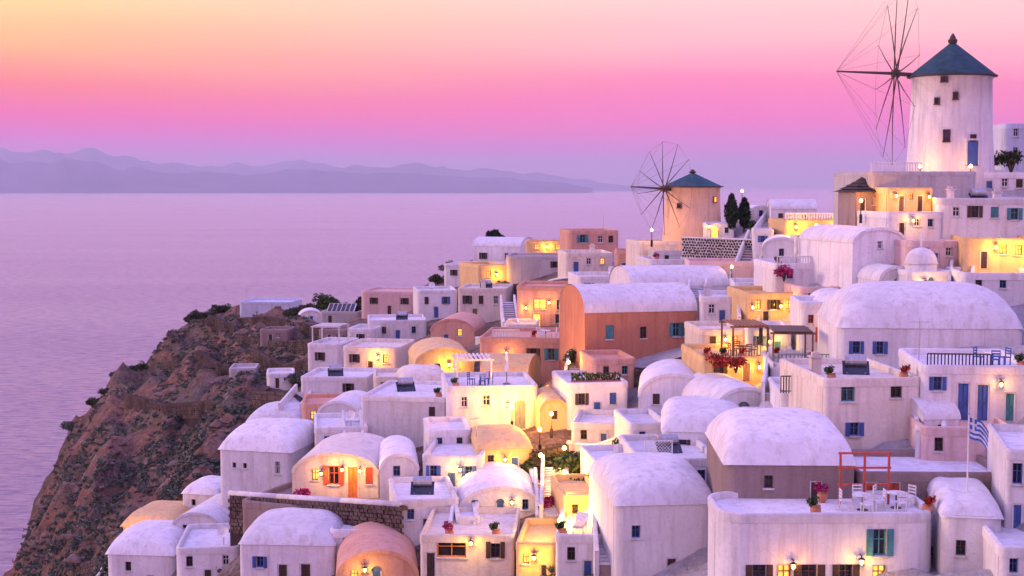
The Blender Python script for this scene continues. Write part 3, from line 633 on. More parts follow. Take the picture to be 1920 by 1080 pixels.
MTR = H('rock_terrace', 'dark lava-stone terrace band below the orange-door house', 424, 748, 950, 1000, 'flat', 'D', 8, -22, D=91.5, cat='terrace', group=None)
H('vault_house', 'wide white vault in the lower middle', 858, 1020, 912, 976, 'vault', 'W', 8, 4, wins=[(890, 936, 956, 12, 'd'), (986, 936, 956, 12, 'b')], doors=[(938, 17, 42, 'b', 1)], rise=1.5, D=88)
H('blue_shutter_house', 'white flat house with sky blue doors in the lower middle', 790, 904, 852, 930, 'flat', 'W', 7, -5, wins=[(812, 872, 894, 14, 'b'), (880, 872, 894, 14, 'b')], doors=[(846, 18, 46, 'b')], D=94)
H('curved_wall_house', 'curved-wall house above the wide vault, lamplight gold tinted into its walls', 896, 1000, 838, 892, 'soft', 'O', 7, 8, wins=[(920, 852, 868, 12, 'd')], doors=[(966, 16, 36, 'b')], rise=.9, D=96)  # wall colour carries the golden lamplight of the lane
H('white_block', 'white block house left of the wide vault, plain walls', 740, 862, 934, 1010, 'flat', 'W', 7, 8, wins=[(770, 952, 972, 13, 'b'), (830, 952, 972, 13, 'd')], doors=[(800, 17, 40, 'd')], D=87)
ORP = H('orange_panel_house', 'cream house with broad orange shutter at bottom centre', 786, 966, 1000, 1096, 'flat', 'C', 7, -3, wins=[(846, 1010, 1044, 56, 'o'), (930, 1012, 1044, 18, 'd')], doors=[(806, 20, 62, 'd')], D=80)
H('vault_house', 'salmon lit vault at the bottom edge left of centre', 630, 786, 1030, 1110, 'vault', 'S', 7, 6, doors=[(706, 20, 50, 'b', 1)], wins=[(664, 1066, 1086, 13, 'l')], rise=1.6, D=81)
H('vault_house', 'white vault with dark doors at the bottom edge', 446, 630, 1016, 1104, 'soft', 'W', 7, -4, doors=[(530, 20, 48, 'd'), (574, 22, 50, 'd')], wins=[(486, 1042, 1064, 14, 'b')], rise=1.2, D=86)
H('flat_house', 'white house with striped shutters under the dark terrace', 618, 748, 992, 1044, 'flat', 'W', 6, 5, wins=[(650, 1006, 1026, 14, 'g'), (720, 1006, 1026, 14, 'd')], D=86.5)
H('cave_house', 'ochre lit cave house at the bottom left among rubble', 222, 330, 986, 1034, 'soft', 'O', 7, -12, wins=[(256, 1002, 1016, 10, 'l')], doors=[(290, 12, 26, 'd')], rise=1.2, D=114)
H('cave_house', 'white rounded cave house in the bottom left corner', 196, 330, 1036, 1110, 'soft', 'W', 7, -6, wins=[(240, 1052, 1070, 11, 'd')], doors=[(284, 14, 34, 'b')], rise=1.5, D=103)
H('flat_house', 'white house with dark windows near the bottom left corner', 330, 452, 1024, 1104, 'flat', 'W', 7, 6, wins=[(356, 1040, 1060, 12, 'd'), (424, 1040, 1060, 12, 'g')], doors=[(390, 16, 38, 'd')], D=95)
H('vault_house', 'white vault at the cliff foot above the bottom left corner', 318, 420, 960, 1020, 'vault', 'W', 7, -10, wins=[(346, 984, 998, 10, 'd')], doors=[(378, 13, 30, 'b')], rise=1.3, D=106)
# lower right
H('smooth_wall_house', 'broad smooth white house low in the centre right', 1150, 1346, 938, 1104, 'soft', 'W', 9, 6, wins=[(1190, 980, 1004, 16, 'b')], doors=[(1260, 22, 60, 'd')], rise=1.6, D=72)
H('terrace_house', 'white house with deck chairs terrace in the lower centre', 1040, 1166, 1000, 1100, 'flat', 'W', 7, -5, wins=[(1070, 1024, 1050, 15, 'd'), (1136, 1024, 1050, 15, 'b')], doors=[(1102, 19, 52, 'b')], D=76)
H('flat_house', 'white house with lattice panel left of the shaded courtyard', 1196, 1352, 858, 946, 'flat', 'W', 8, 4, wins=[(1230, 880, 906, 15, 'd'), (1316, 880, 906, 15, 'b')], doors=[(1276, 19, 50, 'b')], D=80)
H('vault_house', 'white vault below the dark-arch vault, mid right', 1240, 1400, 806, 872, 'soft', 'W', 8, -6, wins=[(1280, 824, 846, 14, 'd'), (1350, 824, 846, 14, 'g')], rise=1.5, D=86)
H('flat_house', 'small white house beside the gully bushes at lower centre', 1126, 1206, 872, 946, 'flat', 'W', 7, 8, wins=[(1150, 890, 912, 13, 'd')], doors=[(1184, 16, 40, 'b')], D=84)
VLT = H('courtyard_vault', 'big white vault over the courtyard, shade put into its brown walls', 1356, 1606, 866, 962, 'soft', 'D', 9, -2, rise=1.9, D=67.6, roofcol='W', wins=[(1440, 890, 914, 16, 'd')], doors=[(1530, 24, 62, 'd')])  # brown walls coloured dark to stand for shade under the roof
CRT = H('courtyard_house', 'wide white foreground house with curved terrace and row of windows', 1344, 1764, 958, 1120, 'flat', 'W', 4.8, 1, D=63.2, par=.3, rc=1.8,
        wins=[(1650, 988, 1040, 26, 't'), (1420, 1056, 1092, 26, 'd'), (1468, 1056, 1092, 26, 'l'), (1516, 1056, 1092, 30, 'd'), (1586, 1056, 1092, 26, 'd'), (1650, 1058, 1092, 26, 'l')])
SHD = H('shade_tinted_house', 'courtyard back house behind the white chairs, shade put into its brown walls', 1606, 1890, 884, 972, 'flat', 'D', 6, -2, D=68.2, roofcol='W', wins=[(1800, 906, 932, 18, 'd')], doors=[(1632, 24, 70, 'r'), (1676, 24, 70, 'r')])  # the courtyard's shade is part of this dark brown wall colour
H('pink_wall_house', 'pink-white house behind the flagpole', 1728, 1900, 800, 880, 'flat', 'P', 7, -5, D=72.8, wins=[(1760, 820, 846, 16, 'd')])
H('curved_corner_house', 'white corner house right of the row of windows', 1764, 1876, 962, 1120, 'soft', 'W', 7, -10, D=62.5, rise=.8, wins=[(1800, 1010, 1040, 18, 'd')])
H('edge_house', 'white house with dark blue shutters on the right edge', 1884, 1990, 840, 1010, 'flat', 'W', 7, -12, D=63, wins=[(1906, 866, 906, 18, 'b')], doors=[(1908, 20, 66, 'b')])

# stone huts on the cliff
for lab, x0, x1, yt, yb in (('dark stone hut with flat roof on the cliff brow', 340, 384, 612, 634), ('brown stone hut below the long low spur house', 486, 540, 618, 646), ('grey stone hut on the cliff under the middle wall', 430, 480, 690, 716), ('small pale hut above the white outdoor stairs', 500, 552, 700, 728), ('dark stone hut left of the white terrace house', 596, 650, 618, 648)):
    H('stone_hut', lab, x0, x1, yt, yb, 'flat', {'d': 'D', 'b': 'D', 'g': 'G', 's': 'W'}[lab[0]], 5, random.uniform(-14, 10), doors=[((x0 + x1) / 2 - 6, 9, (yb - yt) * .72, 'd')], wins=[((x0 + x1) / 2 + 9, yt + 7, yt + 15, 6, 'g')], D=DM((x0 + x1) / 2, yb) - 3, group='stone huts on the cliff')
# smaller houses packed between them
G2 = 'small houses filling the gaps on the slope'
H('infill_house', 'small white cube with one blue window between stair house and long vault', 1222, 1292, 534, 574, 'flat', 'W', 6, 9, wins=[(1250, 546, 560, 10, 'b')], group=G2, D=134)
H('infill_house', 'small white cube right of the long lavender-white vault', 1374, 1440, 530, 566, 'flat', 'W', 6, -6, wins=[(1396, 540, 554, 10, 'd')], doors=[(1420, 12, 24, 'b')], group=G2, D=121)
H('infill_house', 'small pink cube above the little pink-shuttered house', 1500, 1576, 538, 576, 'flat', 'P', 6, 4, wins=[(1520, 548, 562, 10, 'g')], doors=[(1550, 13, 26, 'd')], group=G2, D=107)
H('infill_house', 'small white vault at the upper left of the huge vault roof', 1572, 1660, 552, 602, 'vault', 'W', 6, 10, wins=[(1616, 574, 588, 10, 'b')], rise=1.0, group=G2, D=100)
H('infill_house', 'cream two-window house under the white house above the flower terrace', 1312, 1402, 616, 668, 'flat', 'C', 6, 5, wins=[(1336, 630, 648, 12, 'd'), (1378, 630, 648, 12, 'l')], group=G2, D=105)
H('infill_house', 'white house with teal door above the flower terrace, under the three-window ochre house', 1404, 1484, 616, 672, 'flat', 'W', 6, -5, wins=[(1424, 630, 648, 12, 'b')], doors=[(1458, 15, 34, 't')], group=G2, D=101)
H('infill_house', 'tiny white vault right of the salmon two-opening house', 1064, 1104, 570, 622, 'vault', 'W', 6, 6, wins=[(1084, 590, 604, 9, 'd')], group=G2, D=138)
H('infill_house', 'tiny cream cube above the salmon picket house', 944, 1006, 608, 640, 'flat', 'C', 6, -4, wins=[(966, 616, 628, 9, 'd'), (990, 616, 628, 9, 'd')], group=G2, D=141)
H('infill_house', 'small salmon cube just below the terracotta house', 1112, 1194, 672, 722, 'flat', 'S', 6, 8, wins=[(1136, 686, 702, 11, 'd'), (1172, 686, 702, 11, 't')], group=G2, D=108)
H('infill_house', 'white flat house under the grey-arch vault', 1180, 1256, 792, 856, 'flat', 'W', 6, 6, wins=[(1204, 808, 826, 12, 'b')], doors=[(1234, 14, 36, 'd')], group=G2, D=91)
H('infill_house', 'white flat house below the pale vault with dark arch', 1404, 1480, 792, 850, 'flat', 'W', 6, -4, wins=[(1424, 806, 826, 12, 'd'), (1458, 806, 826, 12, 'g')], group=G2, D=82)
H('infill_house', 'white cube under the black iron balcony house', 1478, 1548, 806, 852, 'flat', 'W', 5, 6, wins=[(1512, 818, 836, 12, 'b')], group=G2, D=79)
H('infill_house', 'small house right of the lit gully stairs, lamplight gold tinted into its walls', 1056, 1132, 926, 992, 'flat', 'O', 6, 6, wins=[(1078, 944, 962, 12, 'd')], doors=[(1108, 15, 36, 'b')], group=G2, D=82)  # golden lane light is tinted into this wall colour
H('infill_house', 'ochre lit house at the bottom of the gully stairs', 966, 1044, 1016, 1096, 'flat', 'O', 6, -6, wins=[(986, 1036, 1056, 12, 'l')], doors=[(1020, 15, 40, 'd')], group=G2, D=78)
H('infill_house', 'small white cube under the white terrace house on the spur', 650, 702, 616, 650, 'flat', 'W', 6, -8, wins=[(676, 626, 638, 8, 'd')], group=G2, D=172)
H('infill_house', 'cream cube left of the orange-lit vault', 700, 776, 706, 746, 'flat', 'C', 6, 5, wins=[(724, 716, 732, 10, 'd'), (756, 716, 732, 10, 'l')], group=G2, D=128)
H('infill_house', 'white cave front on the cliff edge above the bottom left vault', 338, 412, 924, 964, 'soft', 'W', 5, -12, wins=[(362, 936, 948, 8, 'd')], doors=[(388, 10, 22, 'b')], rise=.9, group=G2, D=117)
H('infill_house', 'white house filling the bottom right corner', 1874, 1990, 1024, 1120, 'flat', 'W', 6, -8, wins=[(1900, 1046, 1074, 16, 'b')], group=G2, D=58.5)
H('infill_house', 'cream vault between the great cube and orange-lit vault', 752, 838, 712, 752, 'soft', 'C', 6, 8, wins=[(780, 722, 736, 9, 'd')], rise=1.0, group=G2, D=122)
H('infill_house', 'white cube left of the upper staircase vault', 1412, 1450, 430, 470, 'flat', 'W', 5, -8, wins=[(1430, 442, 454, 9, 'b')], group=G2, D=134)
H('infill_house', 'grey-white cube at the left of the lit ochre terrace', 1226, 1316, 470, 492, 'flat', 'G', 5, 5, wins=[(1250, 476, 486, 8, 'd')], group=G2, D=146)
H('infill_house', 'white house below the planter house in the gully', 1070, 1160, 792, 846, 'flat', 'W', 6, -8, wins=[(1094, 806, 824, 12, 'd')], doors=[(1132, 15, 36, 'b')], group=G2, D=98)
H('infill_house', 'white cottage above the blue-door house in the lower middle', 800, 884, 806, 856, 'flat', 'W', 6, 6, wins=[(824, 820, 836, 11, 'b'), (862, 820, 836, 11, 'd')], group=G2, D=100)
H('infill_house', 'white vault left of the great plain cube', 594, 676, 752, 800, 'vault', 'W', 6, -8, wins=[(634, 774, 788, 10, 'b')], rise=1.1, group=G2, D=116)
H('infill_house', 'white cube house above the salmon lit bottom vault', 856, 900, 968, 1008, 'flat', 'W', 5, 5, wins=[(878, 980, 994, 10, 'd')], group=G2, D=84)
H('infill_house', 'pink cube behind the parasol terrace', 1606, 1660, 470, 506, 'flat', 'P', 5, -5, wins=[(1632, 482, 496, 10, 'g')], group=G2, D=112)
H('infill_house', 'low white vault right of the tall beige house', 1730, 1800, 786, 822, 'vaultx', 'W', 5, 5, wins=[(1764, 796, 812, 12, 'd')], rise=.9, group=G2, D=75)
H('infill_house', 'cottage between arched house and planter house, lamplight gold tinted into its walls', 1012, 1066, 748, 800, 'vault', 'O', 6, 5, wins=[(1040, 770, 786, 10, 'd')], rise=.9, group=G2, D=104)  # walls coloured gold to continue the lamplight down the lane

# ------------------------------------------------------------------ terrain
SIL = [(-60, 1200), (0, 1080), (30, 1030), (65, 930), (95, 860), (102, 805), (130, 768), (190, 742), (225, 708), (265, 690), (290, 642), (320, 617), (380, 590), (420, 570),
       (445, 565), (560, 558), (680, 550), (770, 542), (820, 514), (850, 486), (900, 464), (960, 462), (1060, 465), (1150, 464), (1245, 457), (1300, 446), (1360, 434),
       (1400, 415), (1450, 408), (1500, 407), (1560, 402), (1600, 392), (1640, 352), (1700, 316), (1920, 314), (2080, 312)]
def sil(px):
    for (a, b), (c, d) in zip(SIL, SIL[1:]):
        if a <= px <= c: return b + (d - b) * (px - a) / (c - a)
    return SIL[-1][1]
def wild(px, py):
    """0 in the built-up village, 1 on the bare cliff"""
    a = 0.0
    edge = 590 - (py - 560) * 0.42 if py < 1000 else 405 - (py - 1000) * 2.6
    a = (edge - px) / 90 + .5
    return min(1, max(0, a))
tp, tz = [], []
def tadd(p): tp.append((p[0], p[1])); tz.append(p[2])
for px in range(-40, 2081, 42):
    y = sil(px); yy = y + 4
    while yy < 1125:
        if wild(px, yy) > .25 or yy < y + 8 or not any(abs(px - hx) < hw + 30 and -45 < yy - hy < 45 for hx, hy, hw in HPX):
            tadd(P(px, yy, DM(px, yy)) - Vector((0, 0, .5 if yy < 1050 or px < 300 else 2.4)))
        yy += 26
for q in HP: tadd(q)
for (x, y) in SIL[1:]:
    d = DM(x, y)
    steep = x < 830
    prev = P(x, y, d)
    for dd, dz in (((14, 15), (36, 52), (70, 118), (120, 190)) if steep else ((22, 7), (55, 24), (110, 62), (200, 130), (300, 200))):
        q = P(x, y, d + dd); z = P(x, y, d).z - dz
        tadd((q.x - (dd * .25 if steep else 0), q.y, max(z, -25)))
for px in range(-200, 2200, 120):                       # the slope goes on below the frame
    d = DM(min(max(px, 0), 1920), 1080)
    for k, dz in ((.78, .37), (.55, .46), (.3, .75)):
        q = P(px, 1080, d * k); tadd((q.x, q.y, CAMZ - d * k * dz - (22 if px < 0 else 0)))
for y in range(60, 520, 30):                            # sea bed left, far right flank
    tadd((-150, y, -25)); tadd((-120, y, -10))
for y in range(30, 130, 20): tadd((70, y, CAMZ - 16 + y * .08)); tadd((110, y, CAMZ - 24 + y * .06))
for x in range(-120, 160, 40): tadd((x, 560, -25))
_tz = RBF(tp, tz, smooth=2.0)
TX0, TX1, TY0, TY1 = -165, 150, 14, 560
NX, NY = 290, 400
gx = np.linspace(TX0, TX1, NX); gy = TY0 + (TY1 - TY0) * np.linspace(0, 1, NY) ** 1.45
GX, GY = np.meshgrid(gx, gy, indexing='ij')
HZ = _tz(np.stack([GX.ravel(), GY.ravel()], 1)).reshape(NX, NY)
def proj(x, y, z):
    dz = z - CAMZ; fw = y * math.cos(PITCH) - dz * math.sin(PITCH); up = y * math.sin(PITCH) + dz * math.cos(PITCH)
    fw = max(fw, 1e-3); return 960 + x / fw * F, 540 - up / fw * F
WILD = np.zeros((NX, NY)); PAVED = np.zeros((NX, NY))
for i in range(NX):
    for j in range(NY):
        x, y, z = GX[i, j], GY[i, j], HZ[i, j]
        px, py = proj(x, y, z); w = wild(px, py); WILD[i, j] = w; PAVED[i, j] = (1 - w) * min(1, max(0, (1975 - px) / 60)) * min(1, max(0, (px - 1130) / 120 + .25 + 1.2 * noise.noise(Vector((x * .12, y * .12, 6)))))
        v = Vector((x * .05, y * .05, 1.3))
        r = noise.fractal(v * 1.0, 0.8, 2.1, 6)
        rg = abs(noise.noise(Vector((x * .06, y * .03, 7)))) 
        oc = max(0, noise.noise(Vector((x * .11, y * .08, 11))) - .12); led = z / 5.5 + .6 * noise.noise(Vector((x * .04, y * .04, 3))); led = led - math.floor(led); led = (led - .5) if led < .82 else (.32 - (led - .82) * 4.55 )
        HZ[i, j] = z + w * (r * 3.0 - rg * 3.4 + oc * 7.0 + led * 2.6 + 1.3 * noise.noise(Vector((x * .35, y * .35, 2)))) + (1 - w) * .35 * noise.noise(Vector((x * .2, y * .2, 4)))
def ground(x, y):
    i = int(min(max((x - TX0) / (TX1 - TX0) * (NX - 1), 0), NX - 2)); t = (max(y - TY0, 0) / (TY1 - TY0)) ** (1 / 1.45) * (NY - 1)
    j = int(min(max(t, 0), NY - 2)); a = (x - gx[i]) / (gx[i + 1] - gx[i]); b = (y - gy[j]) / (gy[j + 1] - gy[j])
    return float((HZ[i, j] * (1 - a) + HZ[i + 1, j] * a) * (1 - b) + (HZ[i, j + 1] * (1 - a) + HZ[i + 1, j + 1] * a) * b)
def rock_mat():
    m, nt, b, N, L = nodes('hillside_rock'); v = coords(N, L)
    at = N('ShaderNodeAttribute'); at.attribute_name = 'wild'
    n1 = tex(N, L, v, 0.06, 8, .65); n2 = tex(N, L, v, 0.55, 8, .68); n3 = tex(N, L, v, 2.6, 6, .6)
    sm = N('ShaderNodeMapping'); sm.inputs['Scale'].default_value = (.05, .05, .55); sm.inputs['Rotation'].default_value = (.12, .06, 0); L(v, sm.inputs[0])
    strata = tex(N, L, sm.outputs[0], 1.0, 6, .6)
    rock = ramp(N, L, n2, [(0.25, (.06, .038, .038)), (0.43, (.19, .115, .10)), (0.57, (.34, .215, .18)), (0.76, (.50, .38, .34))])
    rock = mixc(N, L, ramp(N, L, strata, [(0.42, (0, 0, 0)), (0.6, (.7, .7, .7))]), rock, (.36, .17, .10))
    rock = mixc(N, L, ramp(N, L, n1, [(0.45, (0, 0, 0)), (0.62, (.7, .7, .7))]), rock, (.15, .145, .115))
    rock = mixc(N, L, ramp(N, L, n3, [(0.5, (0, 0, 0)), (0.62, (.55, .55, .55))]), rock, (.045, .05, .028))
    vil = ramp(N, L, n2, [(0.3, (.13, .085, .075)), (0.5, (.28, .20, .175)), (0.7, (.42, .34, .31))])
    vil = mixc(N, L, ramp(N, L, n3, [(0.45, (0, 0, 0)), (0.6, (.5, .5, .5))]), vil, (.07, .06, .04))
    ap = N('ShaderNodeAttribute'); ap.attribute_name = 'paved'
    pave = ramp(N, L, n2, [(0.3, (.46, .42, .42)), (0.55, (.68, .65, .66)), (0.7, (.74, .72, .73))])
    vil = mixc(N, L, ap.outputs['Fac'], vil, pave)
    L(mixc(N, L, at.outputs['Fac'], vil, rock), b.inputs['Base Color']); b.inputs['Roughness'].default_value = 0.95; b.inputs['Specular IOR Level'].default_value = 0.1
    ad = N('ShaderNodeMath'); ad.operation = 'MULTIPLY_ADD'; L(n2, ad.inputs[0]); ad.inputs[1].default_value = 3; L(n3, ad.inputs[2])
    bump(N, L, b, ad.outputs[0], 1.0, 0.55)
    return m
def terrain():
    me = bpy.data.meshes.new('hillside')
    V = np.stack([GX, GY, HZ], -1).reshape(-1, 3)
    idx = np.arange(NX * NY).reshape(NX, NY)
    Q = np.stack([idx[:-1, :-1], idx[1:, :-1], idx[1:, 1:], idx[:-1, 1:]], -1).reshape(-1, 4)
    me.from_pydata(V.tolist(), [], Q.tolist()); me.polygons.foreach_set('use_smooth', [True] * len(Q))
    a = me.attributes.new('wild', 'FLOAT', 'POINT'); a.data.foreach_set('value', WILD.ravel().astype(np.float32))
    a = me.attributes.new('paved', 'FLOAT', 'POINT'); a.data.foreach_set('value', PAVED.ravel().astype(np.float32))
    me.materials.append(rock_mat()); me.update()
    tag(link('hillside', me), kind='structure')
terrain()


# ------------------------------------------------------------------ plants
rng = np.random.default_rng(5)
def leaf_mesh(name, C, size, mat, up=0.0):
    """one quad leaf at every point of C"""
    n = len(C); d = rng.normal(size=(n, 3)); d[:, 2] += up; d /= np.linalg.norm(d, axis=1)[:, None]
    e = rng.normal(size=(n, 3)); e -= (e * d).sum(1)[:, None] * d; e /= np.linalg.norm(e, axis=1)[:, None]
    s = size * rng.uniform(.6, 1.4, (n, 1)); a = d * s; b = e * s * .42
    V = np.stack([C - a, C + b * 1.0, C + a, C - b], 1).reshape(-1, 3)
    me = bpy.data.meshes.new(name); me.from_pydata(V.tolist(), [], np.arange(4 * n).reshape(n, 4).tolist()); me.materials.append(mat); me.update(); return me
def blob(n, r, lumps=7, flat=1.0):
    """points in a lumpy crown"""
    cs = rng.normal(size=(lumps, 3)); cs /= np.linalg.norm(cs, axis=1)[:, None]; cs *= rng.uniform(.25, .75, (lumps, 1)); cs[:, 2] = np.abs(cs[:, 2]) * flat
    k = rng.integers(0, lumps, n); q = rng.normal(size=(n, 3)); q /= np.linalg.norm(q, axis=1)[:, None]; q *= (rng.uniform(0, 1, (n, 1)) ** .4) * rng.uniform(.28, .5, (lumps, 1))[k]
    p = (cs[k] + q) * r; p[:, 2] *= flat; return p
GREEN = dict(o=('olive_leaves', (.018, .026, .012), (.075, .085, .045)), g=('green_leaves', (.016, .034, .012), (.07, .12, .04)), c=('cypress_leaves', (.008, .018, .012), (.03, .055, .03)),
             r=('red_flowers', (.10, .015, .01), (.62, .06, .03)), m=('magenta_flowers', (.14, .01, .05), (.60, .05, .22)), s=('scrub_leaves', (.04, .055, .042), (.145, .175, .13)))
def fm(k): return foliage(*GREEN[k])
def bush(label, px, py, D, r, kind='o', name='bush', cat='bush', flat=.8, n=None, lift=0.0, group=None):
    p = P(px, py, D); z = p.z if lift is None else max(min(ground(p.x, p.y), p.z + 1.5), p.z - 2.5)
    root = empty(name, (p.x, p.y, z), 0, label, cat, group or 'bushes on the slope')
    n = n or int(260 * r * r + 240); C = blob(n, r, 9, flat); C[:, 2] += r * (.12 if kind in 'rm' else .3)
    link('foliage', leaf_mesh('foliage', C, .10 + .05 * r, fm(kind)), root)
    st = MB()
    for k in range(5):
        a = k * 1.3; st.tube((0, 0, -.5), (math.cos(a) * r * .4, math.sin(a) * r * .4, r * .7), .06 * r, .02 * r, 6)
    st.build('stem', stone('bark', (.03, .02, .015), (.08, .055, .04), (.12, .09, .07), 3, .02, False), root)
    return root
def cypress(label, px, py, D, h, r):
    p = P(px, py, D); root = empty('cypress_tree', (p.x, p.y, p.z), 0, label, 'tree', 'cypresses on the ridge')
    n = 1500; t = rng.uniform(0, 1, n) ** .8; a = rng.uniform(0, 6.283, n); rr = r * np.sin(np.pi * np.clip(t * .86 + .12, 0, 1)) ** .8 * rng.uniform(.45, 1.08, n)
    rr *= 1 + .18 * np.sin(a * 3 + t * 9)
    C = np.stack([rr * np.cos(a), rr * np.sin(a), .3 + t * h], 1)
    link('crown', leaf_mesh('crown', C, .2, fm('c'), 1.2), root)
    m = MB(); m.tube((0, 0, -1), (0, 0, h * .8), .14, .04, 7); m.build('trunk', stone('bark', (.03, .02, .015), (.08, .055, .04), (.12, .09, .07), 3, .02, False), root)
cypress('taller cypress tree touching the squat windmill', 1371, 434, 146, 3.5, .62)
cypress('shorter cypress tree next to the small vault', 1395, 432, 146.5, 3.0, .58)
def tree(label, px, py, D, h, r, kind='g', group='trees on the slope'):
    p = P(px, py, D); root = empty('tree', (p.x, p.y, p.z), 0, label, 'tree', group); n = int(1500 * r)
    C = blob(n, r, 12, .9); C[:, 2] += h - r * .55
    link('crown', leaf_mesh('crown', C, .2, fm(kind)), root)
    m = MB(); m.tube((0, 0, -1), (.1, 0, h * .55), .18, .12, 8)
    for k in range(5):
        a = 1.26 * k; m.tube((.1, 0, h * .5), (math.cos(a) * r * .55, math.sin(a) * r * .55, h * .85 + .2 * (k % 2)), .09, .03, 6)
    m.build('trunk', stone('bark', (.03, .02, .015), (.08, .055, .04), (.12, .09, .07), 3, .02, False), root)
tree('round dark tree alone on the left skyline', 923, 470, 232, 2.9, 2.0, 'c')
bush('dark bush by the stone tower at the right edge', 1896, 312, 118, 1.6, 'o', lift=None)
for args in (
    ('big olive bush in the gully right of the arched house', 1024, 826, 97, 1.9, 'o'), ('big leafy bush in the gully above the lit stairs', 1090, 870, 92, 2.0, 'g'), ('leafy bush beside the salmon picket house', 1084, 700, 117, 1.5, 'g'),
    ('dark bush at the far end of the spur, left of the long low house', 432, 582, 262, 2.2, 's'), ('low bush below the tip of the spur', 398, 600, 262, 1.8, 's'),
    ('big dark bush right of the long low spur house', 572, 574, 250, 3.2, 'o'), ('wide bush in the middle of the spur bushes', 610, 572, 244, 3.0, 'g'),
    ('tall bush against the pale pink spur house', 664, 568, 226, 3.0, 'o'), ('lone bush on the skyline above the pale pink house', 694, 552, 240, 2.6, 'c'),
    ('bush on the skyline left of the small-window house', 822, 520, 222, 1.8, 'o'), ('bush under the yard wall of the squat windmill', 1170, 476, 168, 1.5, 'g'),
    ('bushy shrub below the white vaulted skyline house', 870, 498, 216, 2.0, 'o'), ('bush on the bank left of the mauve house', 940, 530, 186, 1.8, 's'),
    ('green bush under the mauve shaded house', 1000, 534, 170, 1.7, 'g'), ('bush between lit salmon house and tiny vault', 1080, 634, 136, 1.3, 'g'),
    ('gully bush right below the tiny cottage', 1046, 812, 98, 1.2, 'g'), ('gully bush left of the lit stairs', 1008, 900, 92, 1.2, 'o'), ('gully bush halfway down the lit stairs', 1074, 912, 88, 1.3, 'g'),
    ('gully bush at the foot of the lit stairs', 1014, 1000, 83, 1.1, 'g'), ('scrubby bush below the blank house by the white stairs', 640, 764, 128, 1.5, 's'),
    ('bush against the left wall of the great cube', 668, 806, 112, 1.3, 'o'), ('bush beside the orange lit cottage', 548, 800, 122, 1.5, 's'), ('bush on the bank above the round-roofed house', 440, 832, 128, 1.7, 's'),
    ('bush by the pergola house', 560, 704, 160, 1.8, 's'), ('bush behind the pergola house', 652, 640, 172, 1.8, 'g'), ('bush below the vault beside the iron railing', 1480, 800, 82.5, .9, 'g'),
    ('big bush under the flower terrace', 1300, 700, 101, 1.3, 'g'), ('bush at the cliff edge above the bottom left cave houses', 300, 976, 116, 1.4, 's'), ('bush in the rubble at bottom left', 212, 1010, 122, 1.3, 's'),
    ('bush at the right of the terracotta house', 1318, 668, 110, 1.1, 'g'), ('bush on the slope left of the orange-lit vault', 770, 700, 136, 1.3, 's')):
    bush(*args)
for args in (('red flowering bush at the left end of the flower terrace', 1350, 684, 95.5, 1.0, 'r'), ('red flowering bush in the middle of the flower terrace', 1380, 686, 95.2, .8, 'r'),
             ('red bougainvillea beside the white cube above the flower terrace', 1424, 582, 112, 1.2, 'r'), ('magenta bougainvillea on the parasol terrace wall', 1470, 516, 111, .9, 'm'),
             ('magenta bougainvillea beside the lower wide vault', 1030, 956, 86, .9, 'm'), ('small pink flowering shrub by the orange-door house', 570, 930, 95, .7, 'm')):
    bush(*args, name='flowering_bush', cat='bush', flat=.9, group='flowering bushes', lift=None)

def scatter(n, lo, hi):
    out = []
    while len(out) < n:
        px = random.uniform(-10, 760); py = random.uniform(560, 1085)
        w = wild(px, py)
        if py < sil(px) + 3 or w < random.uniform(.15, .6): continue
        p = P(px, py, DM(px, py)); z = ground(p.x, p.y); out.append((p.x, p.y, z))
    return out
def scrub():
    C = []
    for (x, y, z) in scatter(8000, 0, 1):
        if noise.noise(Vector((x * .06, y * .06, 5))) < -.12: continue
        r = random.uniform(.3, 1.25) * random.uniform(.6, 1.1); k = int(14 + 36 * r); b = blob(k, r, 4, .6); b[:, 2] += .1 * r; C.append(b + np.array([x, y, z]))
    for k in range(700):
        x = random.uniform(28, 110); y = random.uniform(40, 135); px, py = proj(x, y, ground(x, y))
        if px < 2010: continue
        r = random.uniform(.3, .9); b = blob(int(14 + 34 * r), r, 4, .6); C.append(b + np.array([x, y, ground(x, y)]))
    C = np.concatenate(C); o = link('scrub', leaf_mesh('scrub', C, .17, fm('s'))); tag(o, 'low dry scrub dotted over the brown cliff', 'scrub', kind='stuff')
    V, Fc = [], []; base = [Vector(v) for v in ((1, 0, 0), (-1, 0, 0), (0, 1, 0), (0, -1, 0), (0, 0, 1), (0, 0, -1), (.6, .6, .6), (-.6, .6, .6), (.6, -.6, .6), (-.6, -.6, .6))]
    tri = [(4, 6, 8), (4, 7, 6), (4, 9, 7), (4, 8, 9), (0, 8, 6), (0, 6, 2), (2, 6, 7), (1, 2, 7), (1, 7, 9), (1, 9, 3), (3, 9, 8), (3, 8, 0), (5, 2, 0), (5, 1, 2), (5, 3, 1), (5, 0, 3)]
    for (x, y, z) in scatter(1500, 0, 1):
        r = random.uniform(.12, .42) * (2.2 if random.random() < .1 else 1); i = len(V)
        for v in base: q = v * r * random.uniform(.65, 1.25); V.append((x + q.x * 1.2, y + q.y, z + q.z * .8))
        Fc += [tuple(i + k for k in t) for t in tri]
    me = bpy.data.meshes.new('boulders'); me.from_pydata(V, [], Fc); me.materials.append(stone('boulder', (.05, .03, .028), (.15, .095, .08), (.30, .22, .19), .9, .1, False)); me.update()
    tag(link('boulders', me), 'loose brown boulders lying on the cliff', 'boulders', kind='stuff')
scrub()

